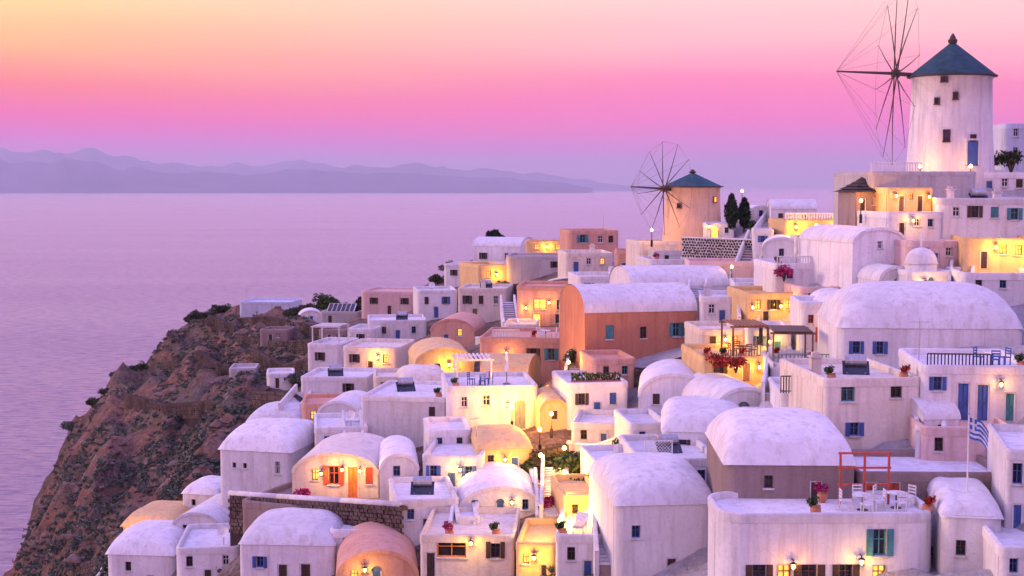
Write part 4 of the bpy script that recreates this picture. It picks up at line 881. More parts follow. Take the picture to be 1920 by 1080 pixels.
# ------------------------------------------------------------------ stairs, walls, fences
def stairs(label, a, b, w, n, col='W', riser='G', name='staircase'):
    a, b = Vector(a), Vector(b); d = b - a; hd = Vector((d.x, d.y, 0)); L = hd.length; rz = math.atan2(d.y, d.x) - math.pi / 2
    root = empty(name, a, rz, label, 'stairs', 'staircases'); t = L / n; h = d.z / n
    m = MB(); m.box(-w / 2, w / 2, 0, t + .02, -1.6, h - .05); mw = m.mesh('step', plaster(WALL[riser]))
    tr = MB(); tr.box(-w / 2 - .01, w / 2 + .01, -.06, t, h - .05, h); tm = tr.mesh('tread', plaster(WALL[col]))
    for k in range(n):
        st = link('step', mw, root, (0, k * t, k * h)); link('tread', tm, st)
    for sg in (-1, 1):
        q = MB(); x0, x1 = (sg * (w / 2 + .02), sg * (w / 2 + .26))
        if x0 > x1: x0, x1 = x1, x0
        def fn(u, v):
            pts = [(x0, -1.5), (x0, .55), (x1, .55), (x1, -1.5)]; k = min(int(v * 3 + .5), 3); return (pts[k][0], -.2 + u * (L + .4), u * d.z + pts[k][1] + .25)
        q.grid(fn, 8, 3)
        q.face((x0, -.2, -1.25), (x1, -.2, -1.25), (x1, -.2, .8), (x0, -.2, .8)); q.build('side_wall', plaster(WALL[col]), root)
stairs('wide staircase with dark risers climbing to the squat windmill', P(1392, 530, 130), P(1424, 446, 140), 1.9, 17, 'W', 'D')
stairs('upper flight of pale steps between the vaults on the ridge', P(1430, 446, 139), P(1452, 412, 146), 1.6, 11)
stairs('steep steps left of the large plain white vault', P(1580, 494, 112), P(1604, 440, 122), 1.3, 14, 'W', 'D')
stairs('lamp-lit steps going down the gully in the lower centre', P(1040, 968, 84), P(1040, 876, 94), 1.3, 18, 'W', 'G')
stairs('white outdoor stairs above the orange lit cottage', P(545, 772, 129), P(574, 736, 137), 1.7, 10)
stairs('white steps between the white block and the wide vault', P(868, 1000, 84), P(876, 936, 91), 1.2, 13)
stairs('steps right of the tall beige house', P(1746, 836, 73.5), P(1738, 770, 79), 1.1, 12)
stairs('steps between salmon picket house and terracotta house', P(1078, 716, 113), P(1090, 650, 122), 1.3, 13)
stairs('steps at the left of the smooth white house', P(1146, 1060, 73), P(1136, 960, 81), 1.2, 16, 'W', 'D')
stairs('steps climbing beside the chapel', P(1800, 548, 98), P(1806, 500, 104), 1.2, 10)

def pebble_wall():
    D = 143; a, b = P(1278, 482, D), P(1412, 482, D - 6); root = empty('pebbled_wall', a, math.atan2(b.y - a.y, b.x - a.x), 'pale wall studded with dark lava stones under the squat windmill', 'wall')
    L = (b - a).length; Hh = 36 * D / F; m = MB(); m.box(0, L, 0, .5, -1.5, Hh); m.build('mortar', plaster(WALL['G']), root)
    c = MB(); c.box(-.04, L + .04, -.06, .56, Hh, Hh + .12); c.build('coping', plaster(WALL['W']), root)
    sm = stone('lava_stone', (.012, .010, .012), (.035, .028, .03), (.08, .065, .065), 3.0, .05, False); ms = []
    for k in range(5):
        q = MB(); n = 7; ang = [6.283 * i / n + random.uniform(-.25, .25) for i in range(n)]; r = [random.uniform(.75, 1.1) for i in range(n)]
        o = [(math.cos(x) * y, 0, math.sin(x) * y) for x, y in zip(ang, r)]; inn = [(x * .7, -.35, z * .7) for x, y, z in o]
        for i in range(n): j = (i + 1) % n; q.face(o[i], o[j], inn[j], inn[i])
        q.face(*inn[::-1]); ms.append(q.mesh('stone', sm))
    cols, rows = 25, 7
    for i in range(cols):
        for j in range(rows):
            x = (i + .5 + (.5 if j % 2 else 0)) / (cols + .5) * L + random.uniform(-.04, .04); z = (j + .5) / rows * Hh + random.uniform(-.03, .03)
            link('stone', random.choice(ms), root, (x, .01, z), (0, random.uniform(0, 6), 0), (L / cols * .46, .2, Hh / rows * .46))
pebble_wall()
def drystone(label, pts, h, col=((.025, .017, .017), (.085, .06, .055), (.19, .14, .125)), th=.5, name='stone_wall', cap=False, rows=None):
    """dark rubble wall along world points; its small stones are one joined part"""
    base = Vector(pts[0]); root = empty(name, base, 0, label, 'wall', 'dry stone walls'); m = MB(); st = MB()
    for a, b in zip(pts, pts[1:]):
        a, b = Vector(a) - base, Vector(b) - base; L = (b - a).length; M = Matrix.Translation(a) @ (Vector((b.x - a.x, b.y - a.y, 0)).to_track_quat('X', 'Z').to_matrix().to_4x4()); sl = b.z - a.z
        n = max(2, int(L / .34)); nr = rows or max(3, int(h / .26))
        m.face(M @ Vector((0, .05, -1.5)), M @ Vector((L, .05, sl - 1.5)), M @ Vector((L, .05, sl + h)), M @ Vector((0, .05, h)))
        m.face(M @ Vector((0, .05, h)), M @ Vector((L, .05, sl + h)), M @ Vector((L, th, sl + h)), M @ Vector((0, th, h)))
        for i in range(n):
            for j in range(nr + 2):
                x = (i + (.5 if j % 2 else 0)) / n * L; z = (j - 2) / nr * h + sl * i / n; w = L / n * random.uniform(.7, .96); hh = h / nr * random.uniform(.7, .95); e = random.uniform(.02, .12)
                st.box(x, x + w, -e, .1 if j < nr + 1 else th, z, z + hh, M)
    m.build('core', stone('wall_core', (.02, .015, .015), (.04, .03, .03), (.07, .05, .05), 2, .05, False), root)
    o = st.build('rubble', stone('rubble', *col, 1.3, .12, False), root); o['kind'] = 'stuff'
    if cap:
        c = MB()
        for a, b in zip(pts, pts[1:]):
            c.tube(Vector(a) - base + Vector((0, .3, h)), Vector(b) - base + Vector((0, .3, h)), .22, .22, 8)
        c.build('coping', plaster(WALL['W']), root, True)
def gp(px, py, D=None):
    p = P(px, py, D or DM(px, py)); return Vector((p.x, p.y, ground(p.x, p.y)))
drystone('long dark stone terrace wall running across the spur below the low house', [gp(430, 612), gp(500, 616), gp(570, 622), gp(640, 628)], 1.5)
drystone('dark stone terrace wall lower on the spur slope', [gp(440, 652), gp(520, 656), gp(590, 662)], 1.4)
drystone('dark stone wall on the cliff brow left of the spur house', [gp(330, 634), gp(390, 630), gp(440, 634)], 1.6)
drystone('dark stone wall stepping down the middle of the cliff', [gp(300, 694), gp(370, 700), gp(450, 706), gp(520, 712)], 1.6)
drystone('lowest dark stone wall on the cliff face', [gp(230, 762), gp(310, 772), gp(400, 782)], 1.6)
drystone('dark stone wall left of the pergola house', [gp(470, 682), gp(530, 690), gp(580, 694)], 1.5)
drystone('stone bank on the slope under the mauve house', [gp(930, 548, 184), gp(1000, 550, 168), gp(1066, 552, 158)], 2.0)
drystone('dark stone wall below the white blank house by the scrub', [gp(470, 760), gp(540, 772), gp(600, 780)], 1.5)
MB_ = MTR; drystone('dark lava stone facing of the terrace below the orange-door house', [P(430, 984, 96.0), P(520, 992, 93.2), P(640, 1002, 89.6), P(752, 1012, 86.4)], 2.1, cap=True)
drystone('dark stone gully wall right of the arched house', [gp(1000, 860, 96), gp(1060, 852, 96)], 1.8)
drystone('rough stone wall under the terracotta house', [gp(1096, 690, 112), gp(1200, 690, 108), gp(1300, 692, 105)], 1.3)
drystone('stone wall at the cliff edge in the bottom left', [gp(150, 1062, 140), gp(205, 1030, 124), gp(250, 1000, 122)], 1.2)

def rail(label, a, b, h, n, kind, name='railing', cat='railing', post=.03, group='railings and fences'):
    a, b = Vector(a), Vector(b); root = empty(name, a, math.atan2(b.y - a.y, b.x - a.x), label, cat, group); L = Vector((b.x - a.x, b.y - a.y, 0)).length; dz = b.z - a.z
    r = MB(); r.tube((0, 0, h), (L, 0, dz + h), post * 1.3, n=6); r.tube((0, 0, .12), (L, 0, dz + .12), post, n=6); r.build('rail', pm(kind), root)
    m = MB(); m.box(-post, post, -post, post, 0, h); me = m.mesh('baluster', pm(kind))
    for k in range(n + 1): link('baluster', me, root, (L * k / n, 0, dz * k / n))
rail('white balustrade along the ochre lit terrace on the ridge', on(BAL, .03, .15), on(BAL, .97, .15), .95, 26, 'w', post=.045)
rail('white picket fence on the salmon house terrace', on(SAL, .15, .1), on(SAL, .45, .1), 1.0, 14, 'w', post=.05, name='picket_fence', cat='fence')
rail('black iron railing on the roof of the iron balcony house', P(1464, 737, 82.6), P(1545, 737, 82.4), 1.0, 16, 'k')
rail('black railing along the blue-door house roof', on(BLU, .05, .1), on(BLU, .6, .1), .95, 18, 'k')
rail('white railing on the parasol terrace', on(PAT, .03, .12), on(PAT, .62, .12), .9, 26, 'w', post=.04)
rail('thin grey railing on the awning terrace', on(AWN, .04, .1), on(AWN, .96, .1), .9, 16, 'g')
rail('pale railing in front of the tall windmill', on(MILLT, .02, .15), on(MILLT, .48, .15), .9, 18, 'w', post=.035)

for args in (('round bush left of the curved-wall house', 880, 842, 99, 1.3, 'g'), ('bush behind the curved-wall house', 930, 832, 101, 1.4, 'o'), ('dark bush right of the curved-wall house', 1004, 858, 96, 1.3, 'g'), ('bush below the gully cottage, upper', 1062, 856, 95, 1.4, 'o'),
    ('broad bush in the gully right of the leafy tree', 1120, 862, 92, 1.5, 'g'), ('bush left of the small house by the gully', 1118, 884, 88, 1.2, 'o'), ('bush above the white flat house under the grey-arch vault', 1170, 848, 93, 1.3, 'g'), ('bush between planter house and grey-arch vault', 1188, 790, 99, 1.2, 'g'),
    ('bush on the bank right of the terracotta house, by the small salmon cube', 1212, 720, 106, 1.4, 'o'), ('bush at the foot of the rough wall under the terracotta house', 1262, 712, 103, 1.3, 's'), ('bush in front of the great cube at its right corner', 846, 840, 104, 1.1, 'o'),
    ('bush at the left end of the rock terrace', 398, 1010, 96, 1.2, 's'), ('bush behind the beige house, left corner', 1540, 700, 88, 1.0, 'g'), ('bush on the bank below the shaded courtyard house', 1730, 950, 66, .7, 'g'),
    ('bush on the left slope below the spur walls', 610, 676, 180, 1.9, 's'), ('bush on the slope right of the dark spur wall', 690, 640, 180, 1.7, 'o'), ('bush under the salmon vault', 800, 660, 150, 1.4, 'g'), ('bush by the tall street lamp', 1412, 418, 146, .8, 'g')):
    bush(*args)
CR = [(312, 640), (344, 620), (370, 606), (398, 592), (424, 578), (548, 570), (574, 568), (604, 566), (666, 560), (684, 556), (770, 546), (246, 706), (196, 744), (300, 648), (330, 622), (356, 612), (384, 596), (410, 584), (556, 566), (590, 562), (632, 560), (650, 556), (716, 550), (742, 548), (800, 536), (842, 500), (268, 700), (216, 722), (176, 752), (134, 774)]
CW = ['highest', 'second', 'third', 'fourth', 'fifth', 'sixth', 'seventh', 'eighth', 'ninth', 'tenth', 'eleventh', 'twelfth', 'thirteenth', 'fourteenth', 'fifteenth', 'sixteenth', 'seventeenth', 'eighteenth', 'nineteenth', 'twentieth'] + ['twenty-' + w for w in ('first', 'second', 'third', 'fourth', 'fifth', 'sixth', 'seventh', 'eighth', 'ninth')] + ['thirtieth']
for i, (x, y) in enumerate(sorted(CR)):
    bush(f'dark scrubby bush on the left skyline, {"first" if i == 0 else CW[i]} from the left', x, y + 5, DM(x, y + 5), random.uniform(1.2, 2.2), random.choice('sog'), group='bushes along the left skyline')

def agave(label, p, r):
    root = empty('agave', p, random.uniform(0, 6), label, 'agave', 'agave plants'); 
    m = MB()
    for k in range(17):
        a = k * 2.4; t = .25 + .7 * (k / 17); e = R(18 + 62 * t); L = r * (1.05 - .3 * t); d = Vector((math.cos(a) * math.cos(e), math.sin(a) * math.cos(e), math.sin(e))); sd = Vector((-math.sin(a), math.cos(a), 0)) * r * .09
        mid = d * L * .5 + Vector((0, 0, r * .06)); tip = d * L + Vector((0, 0, -r * .05)); b0 = Vector((0, 0, .05)); up = Vector((0, 0, .02))
        m.face(b0 - sd * .8, b0 + sd * .8, mid + sd, mid - sd); m.face(mid - sd, mid + sd, tip)
    m.build('leaves', foliage('agave_leaves', (.05, .08, .07), (.14, .20, .17)), root)
    c = MB(); c.lathe([(.10 * r, -.4), (.16 * r, .0), (.05 * r, .12)], 8); c.build('stem', stone('bark', (.03, .02, .015), (.08, .055, .04), (.12, .09, .07), 3, .02, False), root)
for label, px, py, D in (('spiky agave above the lit stairs', 1098, 866, 91), ('spiky agave at the gully edge by the small gully house', 1134, 896, 86), ('spiky agave below the white outdoor stairs', 560, 782, 126), ('spiky agave by the round-roofed cliff house', 398, 922, 112), ('spiky agave beside the flower terrace', 1306, 716, 98), ('spiky agave left of the dark-arch vault', 1330, 806, 89), ('spiky agave at the bottom left by the cave houses', 190, 1062, 118), ('spiky agave left of the deck chair terrace', 1034, 1062, 78)):
    agave(label, gp(px, py, D), .9)
def lowwall(label, pts, h=.9, col='W'):
    """plastered boundary wall with rounded top that follows the ground"""
    base = Vector(pts[0]); root = empty('boundary_wall', base, 0, label, 'wall', 'low whitewashed boundary walls'); m = MB(); c = MB()
    P2 = []
    for a, b in zip(pts, pts[1:]):
        for k in range(5): q = Vector(a).lerp(Vector(b), k / 5); q.z = max(q.z - .6, ground(q.x, q.y)) ; P2.append(q - base)
    P2.append(Vector(pts[-1]) - base)
    def prof(i, v):
        q = P2[i]; t = (P2[min(i + 1, len(P2) - 1)] - P2[max(i - 1, 0)]); n = Vector((-t.y, t.x, 0)).normalized(); an = math.pi * (v - 2) / 6
        if v == 0: return q + n * -.16 + Vector((0, 0, -1.6))
        if v == 1: return q + n * -.16 + Vector((0, 0, h - .16))
        if v == 9: return q + n * .16 + Vector((0, 0, -1.6))
        return q + n * (-.19 * math.cos(an)) + Vector((0, 0, h - .16 + .2 * math.sin(an)))
    n = len(P2) - 1
    m.grid(lambda u, v: prof(round(u * n), round(v * 9)), n, 9); m.build('wall', plaster(WALL[col]), root)
    for e, sg in ((0, 1), (n, -1)):
        q = MB(); q.face(*[prof(e, v) for v in range(10)][::sg]); q.build('wall_end', plaster(WALL[col]), root)
for label, pts in (('white boundary wall winding along the cliff above the round-roofed house', [(420, 836), (470, 846), (520, 842), (560, 838)]),
    ('white boundary wall below the spur terrace house', [(560, 640), (640, 652), (690, 650)]), ('white boundary wall beside the gully path', [(986, 812), (1000, 860), (1014, 910), (1010, 960)]),
    ('white boundary wall on the ridge right of the balustrade', [(1606, 430), (1640, 420), (1668, 400)]),
    ('white boundary wall under the small salmon cube', [(1098, 734), (1150, 730), (1200, 740)]), ('white boundary wall beside the dark-arch vault', [(1320, 806), (1340, 820), (1400, 812)]),
    ('white boundary wall at the bottom left edge of the village', [(180, 1074), (196, 1040), (216, 1016)]), ('white boundary wall between the lit salmon house and the steps', [(1060, 640), (1096, 650), (1110, 668)]),
    ('white boundary wall across the slope below the cream three-window house', [(850, 606), (900, 612), (950, 610)]), ('white boundary wall under the skyline houses', [(930, 548), (1000, 546), (1080, 540)])):
    lowwall(label, [gp(x, y) for x, y in pts])

for label, pts in (('white boundary wall curling round the smooth white house', [(1140, 930), (1180, 936), (1230, 934)]), ('white boundary wall behind the lattice roof house', [(1200, 858), (1260, 862), (1330, 860)]), ('white boundary wall under the flower terrace', [(1320, 724), (1370, 730), (1430, 728)]),
    ('white boundary wall between the planter house and the gully', [(1066, 792), (1110, 796), (1170, 796)]), ('white boundary wall beside the wide dark-stepped staircase', [(1340, 540), (1370, 520), (1380, 496)]), ('white boundary wall above the little pink-shuttered house', [(1486, 540), (1530, 536), (1580, 546)]),
    ('white boundary wall in front of the arched house', [(850, 812), (900, 816), (960, 818)]), ('white boundary wall under the parasol terrace', [(1460, 538), (1520, 540), (1600, 544)])):
    lowwall(label, [gp(x, y) for x, y in pts])
stairs('narrow steps between the flower terrace and the awning terrace', P(1452, 740, 88.5), P(1462, 672, 98), 1.1, 14)
stairs('narrow steps left of the great plain cube', P(664, 842, 106), P(660, 788, 113), 1.1, 12)
stairs('steps beside the wide lower vault, right side', P(1028, 976, 86), P(1022, 900, 92.5), 1.0, 14)
stairs('steps between the ochre three-window house and the white cube', P(1404, 612, 109), P(1398, 560, 116), 1.1, 12)
stairs('steps below the mauve retaining wall', P(1306, 560, 124), P(1312, 520, 131), 1.2, 10)
stairs('steps left of the salmon two-opening house', P(958, 618, 146), P(952, 566, 158), 1.2, 12)

# ------------------------------------------------------------------ lamps that are lit in the dusk
WARM = (1.0, .45, .05)
def light(parent, loc, watts, col=WARM, r=.12):
    j = random.uniform(.82, 1.22); d = bpy.data.lights.new('lamp_light', 'POINT'); d.energy = watts * random.uniform(.65, 1.45); d.color = (1.0, col[1] * j, col[2] * j * j); d.shadow_soft_size = r
    o = bpy.data.objects.new('lamp_light', d); COL.objects.link(o); o.parent = parent; o.location = loc; return o
def lm_mesh():
    b = MB(); b.box(-.03, .03, 0, .32, .20, .25); b.tube((0, .0, .22), (0, 0, .10), .02); 
    c = MB()
    for x, y in ((-.1, -.1), (.1, -.1), (-.1, .1), (.1, .1)): c.box(x - .012, x + .012, y - .012, y + .012, -.18, .08)
    c.box(-.12, .12, -.12, .12, -.20, -.18); c.lathe([(.17, .08), (.04, .16)], 8)
    g = MB(); g.lathe([(.03, -.16), (.085, -.10), (.085, .02), (.03, .06)], 10)
    return b.mesh('bracket', pm('k')), c.mesh('cage', pm('k')), g.mesh('bulb', BULB())
LMESH = lm_mesh()
def lantern(label, h, px, py, watts):
    """wall lantern on the front of a house"""
    loc = h['loc'] + Matrix.Rotation(h['rot'], 3, 'Z') @ Vector(((px - h['xc']) * h['s'], -.34, (h['yb'] - py) * h['s']))
    root = empty('wall_lantern', loc, h['rot'], label, 'lamp', 'lit lamps')
    for n, me in zip(('bracket', 'cage', 'bulb'), LMESH): link(n, me, root)
    light(root, (0, -.25, -.05), watts); return root
def post_lamp(label, loc, h, watts, name='path_lamp'):
    root = empty(name, loc, 0, label, 'lamp', 'lit lamps'); m = MB(); m.tube((0, 0, -.6), (0, 0, h), .045, .035, 8); m.lathe([(.12, -.6), (.12, .06), (.05, .12)], 10); m.build('post', pm('k'), root)
    g = MB(); g.lathe([(.05, h), (.14, h + .08), (.14, h + .2), (.04, h + .3)], 12); g.build('bulb', BULB(), root, True)
    light(root, (0, -.02, h + .42), watts)
HH = lambda key: next(v for k, v in HOUSES.items() if key in k)
for key, label, px, py, w in (
    ('low ochre lit building', 'lantern on the ochre building left of the tall windmill', 1676, 366, 90), ('low ochre lit building', 'lantern between the doors of the ochre ridge building', 1740, 368, 110),
    ('lit ochre terrace', 'x', 0, 0, 0), ('ochre lit retaining', 'lantern on the left of the balustrade terrace wall', 1490, 424, 300), ('ochre lit retaining', 'lantern on the right of the balustrade terrace wall', 1580, 424, 320),
    ('glowing yellow by the right', 'lantern on the yellow glowing house at the right edge, left one', 1866, 462, 260), ('glowing yellow by the right', 'lantern on the yellow glowing house at the right edge, right one', 1922, 466, 220),
    ('lit arched door', 'lantern over the arched door at the squat windmill', 1330, 424, 90), ('low ochre lit house on the skyline', 'lantern on the low ochre skyline house', 1026, 462, 240),
    ('slanting side wall', 'lantern on the yellow house with slanting wall', 930, 514, 380), ('small orange cube house', 'lantern on the orange cube under the mill yard', 1182, 484, 110),
    ('two bright yellow openings', 'lantern between the two yellow openings', 1030, 566, 110), ('two bright yellow openings', 'lantern low left on the salmon two-opening house', 986, 576, 90),
    ('ochre lit house left of the huge', 'lantern in the middle of the three-window ochre house', 1462, 572, 120), ('ochre lit house left of the huge', 'lantern at the left corner of the three-window ochre house', 1408, 574, 90),
    ('lit ochre terrace with red', 'lantern under the flower terrace, left of its door', 1376, 686, 90), ('lit ochre terrace with red', 'lantern under the flower terrace by the lit window', 1422, 686, 110),
    ('salmon house with white picket', 'lantern on the salmon picket house', 950, 660, 110), ('orange strip light', 'lantern on the house with orange strip light', 710, 668, 220),
    ('orange-lit vault in the middle', 'lantern beside the door of the orange-lit vault', 842, 682, 240), ('yellow glowing house in the gully', 'lantern on the glowing gully house', 946, 722, 650), ('yellow glowing house in the gully', 'second lantern on the glowing gully house, right side', 980, 726, 520),
    ('tall arched doorway', 'lantern beside the tall arched doorway', 952, 756, 70), ('orange-red doors', 'lantern between red shutters and orange door', 644, 876, 110), ('orange-red doors', 'lantern right of the orange door', 678, 878, 100), ('orange-red doors', 'lantern at the left of the orange-door house', 604, 884, 70),
    ('orange lit cottage', 'lantern on the orange lit cottage by the stairs', 618, 774, 120), ('curved-wall house', 'lantern on the curved-wall house', 946, 858, 110), ('wide white vault in the lower', 'lantern on the wide lower vault', 960, 938, 60),
    ('sky blue doors', 'lantern right of the sky blue door', 864, 876, 90), ('broad orange shutter', 'lantern above the broad orange shutter', 884, 1012, 110), ('salmon lit vault at the bottom', 'lantern on the salmon bottom vault', 684, 1062, 110),
    ('ochre lit cave house', 'lantern on the ochre cave house at bottom left', 272, 1004, 300), ('ochre lit house at the bottom of the gully', 'lantern on the ochre house below the gully stairs', 1002, 1040, 130),
    ('row of windows', 'lantern by the teal shuttered foreground window', 1612, 1046, 50), ('row of windows', 'lantern between the lower left foreground windows', 1482, 1054, 50), ('little white house with pink', 'lantern on the little pink-shuttered house', 1560, 604, 60),
    ('chapel', 'lantern beside the chapel door', 1732, 528, 90), ('tall dark blue doors', 'lantern on the blue-door house', 1872, 716, 35), ('dark doorway under the mill', 'lantern on the house under the mill platform', 1708, 412, 70),
    ('cream two-window', 'lantern on the cream two-window house by the flowers', 1358, 634, 110), ('teal door above', 'lantern beside the teal door', 1442, 638, 110), ('iron balcony left', 'lantern on the iron balcony house', 1504, 760, 40)):
    if w: lantern(label, HH(key), px, py, w)
for label, px, py, D, h, w in (('path lamp at the foot of the lit gully stairs', 1058, 968, 83.6, 1.0, 494), ('path lamp halfway up the lit gully stairs', 1058, 920, 88.6, 1.0, 532), ('path lamp at the top of the lit gully stairs', 1058, 872, 94, 1.0, 532),
        ('path lamp at the lane bend below the arched house', 1012, 836, 99, 1.0, 570), ('path lamp on the lane beside the curved-wall house', 1014, 886, 92.5, 1.0, 418), ('path lamp at the lowest bend of the lane', 1050, 1014, 79.5, 1.0, 456),
        ('path lamp in front of the gold-tinted cottage', 1034, 806, 100, 1.0, 420), ('path lamp right of the small gold-tinted gully house', 1100, 1000, 80, 1.0, 260),
        ('path lamp in the gully under the glowing house', 960, 792, 105, 1.0, 798), ('path lamp left of the tall windmill platform', 1614, 404, 111, 1.0, 260), ('path lamp by the ridge path under the balustrade', 1530, 446, 131, 1.0, 220),
        ('path lamp in the yard of the squat windmill', 1222, 452, 148, 1.0, 230), ('path lamp beside the bottom left ochre cave house', 236, 1030, 112, 1.0, 220), ('path lamp by the steps below the terracotta house', 1066, 706, 113, 1.0, 90), ('path lamp beside the wide dark-stepped staircase', 1372, 524, 129, 1.0, 50)):
    post_lamp(label, P(px, py, D), h, w)
p = on(MILLT, .54, 2.2); post_lamp('short lamp lighting the foot of the tall windmill', p, .5, 130)
p = on(MILLT, .98, 1.2); post_lamp('short lamp right of the tall windmill door', p, .5, 60)
p = P(1391, 408, 148); post_lamp('tall street lamp beside the cypresses', p, 2.6, 12, 'street_lamp')

# ------------------------------------------------------------------ terrace furniture
def mk_chair(k):
    parts = []; m = MB(); m.box(-.24, .24, -.24, .24, .43, .48); parts.append(('seat', m.mesh('seat', pm(k))))
    m = MB(); m.box(-.24, -.20, .2, .25, .45, .98); m.box(.20, .24, .2, .25, .45, .98)
    for z in (.6, .75, .9): m.box(-.2, .2, .21, .24, z, z + .08)
    parts.append(('backrest', m.mesh('backrest', pm(k))))
    for x in (-.21, .21):
        for y in (-.21, .21): m = MB(); m.box(x - .025, x + .025, y - .025, y + .025, 0, .43); parts.append(('leg', m.mesh('leg', pm(k))))
    return parts
def mk_table(k):
    m = MB(); m.lathe([(.45, .70), (.47, .72), (.45, .745)], 20); p = [('table_top', m.mesh('table_top', pm(k)))]
    m = MB(); m.tube((0, 0, .04), (0, 0, .70), .04); p.append(('leg', m.mesh('leg', pm('k')))); m = MB(); m.lathe([(.26, 0), (.26, .03), (.05, .05)], 14); p.append(('foot', m.mesh('foot', pm('k')))); return p
def mk_lounger(k):
    m = MB(); m.box(-.33, .33, -.9, .35, .30, .36); p = [('seat', m.mesh('seat', pm('w')))]; M = Matrix.Translation((0, .35, .33)) @ Matrix.Rotation(R(38), 4, 'X'); m = MB(); m.box(-.33, .33, 0, .75, -.03, .03, M); p.append(('backrest', m.mesh('backrest', pm('w'))))
    m = MB(); m.box(-.30, .30, -.88, .33, .365, .44); p.append(('cushion', m.mesh('cushion', pm(k))))
    for x in (-.28, .28):
        for y in (-.8, .3): m = MB(); m.box(x - .03, x + .03, y - .03, y + .03, 0, .30); p.append(('leg', m.mesh('leg', pm('w'))))
    return p
def mk_parasol(k, r=1.5, h=2.3):
    m = MB(); m.tube((0, 0, 0), (0, 0, h + .1), .035, .03); p = [('pole', m.mesh('pole', pm('n')))]; m = MB(); n = 8
    for i in range(n):
        a, b = 6.283 * i / n, 6.283 * (i + 1) / n; A, B = (math.cos(a) * r, math.sin(a) * r, h - .42), (math.cos(b) * r, math.sin(b) * r, h - .42)
        m.face((0, 0, h), A, B); m.face(A, (A[0] * 1.0, A[1] * 1.0, A[2] - .16), (B[0], B[1], B[2] - .16), B)
    p.append(('canopy', m.mesh('canopy', pm(k)))); m = MB(); m.lathe([(.3, 0), (.3, .08), (.06, .14)], 12); p.append(('base', m.mesh('base', pm('g')))); return p
def mk_closed(k):
    m = MB(); m.tube((0, 0, 0), (0, 0, 2.5), .035, .03); p = [('pole', m.mesh('pole', pm('n')))]; m = MB(); m.lathe([(.14, .95), (.19, 1.1), (.13, 1.7), (.15, 2.0), (.04, 2.45)], 10); p.append(('canopy', m.mesh('canopy', pm(k)))); m = MB(); m.lathe([(.3, 0), (.3, .08), (.06, .14)], 12); p.append(('base', m.mesh('base', pm('g')))); return p
def mk_pot(k):
    m = MB(); m.lathe([(.13, 0), (.24, .22), (.26, .38), (.20, .46), (.24, .50), (.24, .53), (.18, .53)], 14); p = [('pot', m.mesh('pot', plaster(WALL['T']) if k != 'w' else plaster(WALL['W'])))]
    C = blob(170, .42, 5, 1.0); C[:, 2] += .62; p.append(('plant', leaf_mesh('plant', C, .10, fm(k if k in 'rmgo' else 'g'), .6))); return p
def mk_tank(k):
    m = MB(); m.tube((-.6, 0, .75), (.6, 0, .75), .32, n=14); p = [('tank', m.mesh('tank', pm('e')))]; M = Matrix.Translation((0, -.25, .35)) @ Matrix.Rotation(R(42), 4, 'X'); m = MB(); m.box(-.75, .75, -.6, .5, -.03, .03, M); p.append(('collector', m.mesh('collector', glassm())))
    m = MB()
    for x in (-.5, .5): m.box(x - .03, x + .03, .0, .05, 0, .5); m.box(x - .03, x + .03, -.6, -.55, 0, .12)
    p.append(('stand', m.mesh('stand', pm('e')))); return p
def mk_antenna(k):
    m = MB(); m.tube((0, 0, 0), (0, 0, 2.4), .025, .018, 6); p = [('mast', m.mesh('mast', pm('e')))]; m = MB(); m.tube((-.6, 0, 2.2), (.6, 0, 2.2), .014, n=5)
    for i in range(7): x = -.55 + i * .18; m.tube((x, -.3 + i * .015, 2.2), (x, .3 - i * .015, 2.2), .01, n=5)
    p.append(('aerial', m.mesh('aerial', pm('e')))); return p
def mk_dish(k):
    m = MB(); m.tube((0, 0, 0), (0, 0, .9), .03); p = [('mast', m.mesh('mast', pm('e')))]; M = Matrix.Translation((0, -.06, .9)) @ Matrix.Rotation(R(62), 4, 'X'); d = MB(); i = 0
    d.lathe([(.42, .10), (.28, .035), (.10, .0), (.02, .0)], 18); d.v = [tuple(M @ Vector(v)) for v in d.v]; p.append(('dish', d.mesh('dish', pm('w')))); m = MB(); m.tube((0, -.1, .7), (0, -.55, 1.12), .012, n=5); p.append(('feed_arm', m.mesh('feed_arm', pm('e')))); return p
PROTO = {}
MK = dict(chair=(mk_chair, 'chair'), table=(mk_table, 'table'), sun_lounger=(mk_lounger, 'lounger'), parasol=(mk_parasol, 'parasol'), closed_parasol=(mk_closed, 'parasol'), flower_pot=(mk_pot, 'plant pot'), water_heater=(mk_tank, 'solar heater'), aerial_mast=(mk_antenna, 'antenna'), satellite_dish=(mk_dish, 'dish'))
def put(kind, label, loc, rz=0, k='w', group=None):
    fn, cat = MK[kind]
    if (kind, k) not in PROTO: PROTO[(kind, k)] = fn(k)
    root = empty(kind, loc, R(rz), label, cat, group or {'chair': 'terrace chairs', 'table': 'terrace tables', 'sun_lounger': 'sun loungers', 'flower_pot': 'potted plants'}.get(kind, kind.replace('_', ' ') + 's on the roofs'))
    for n, me in PROTO[(kind, k)]: link(n, me, root)
    return root
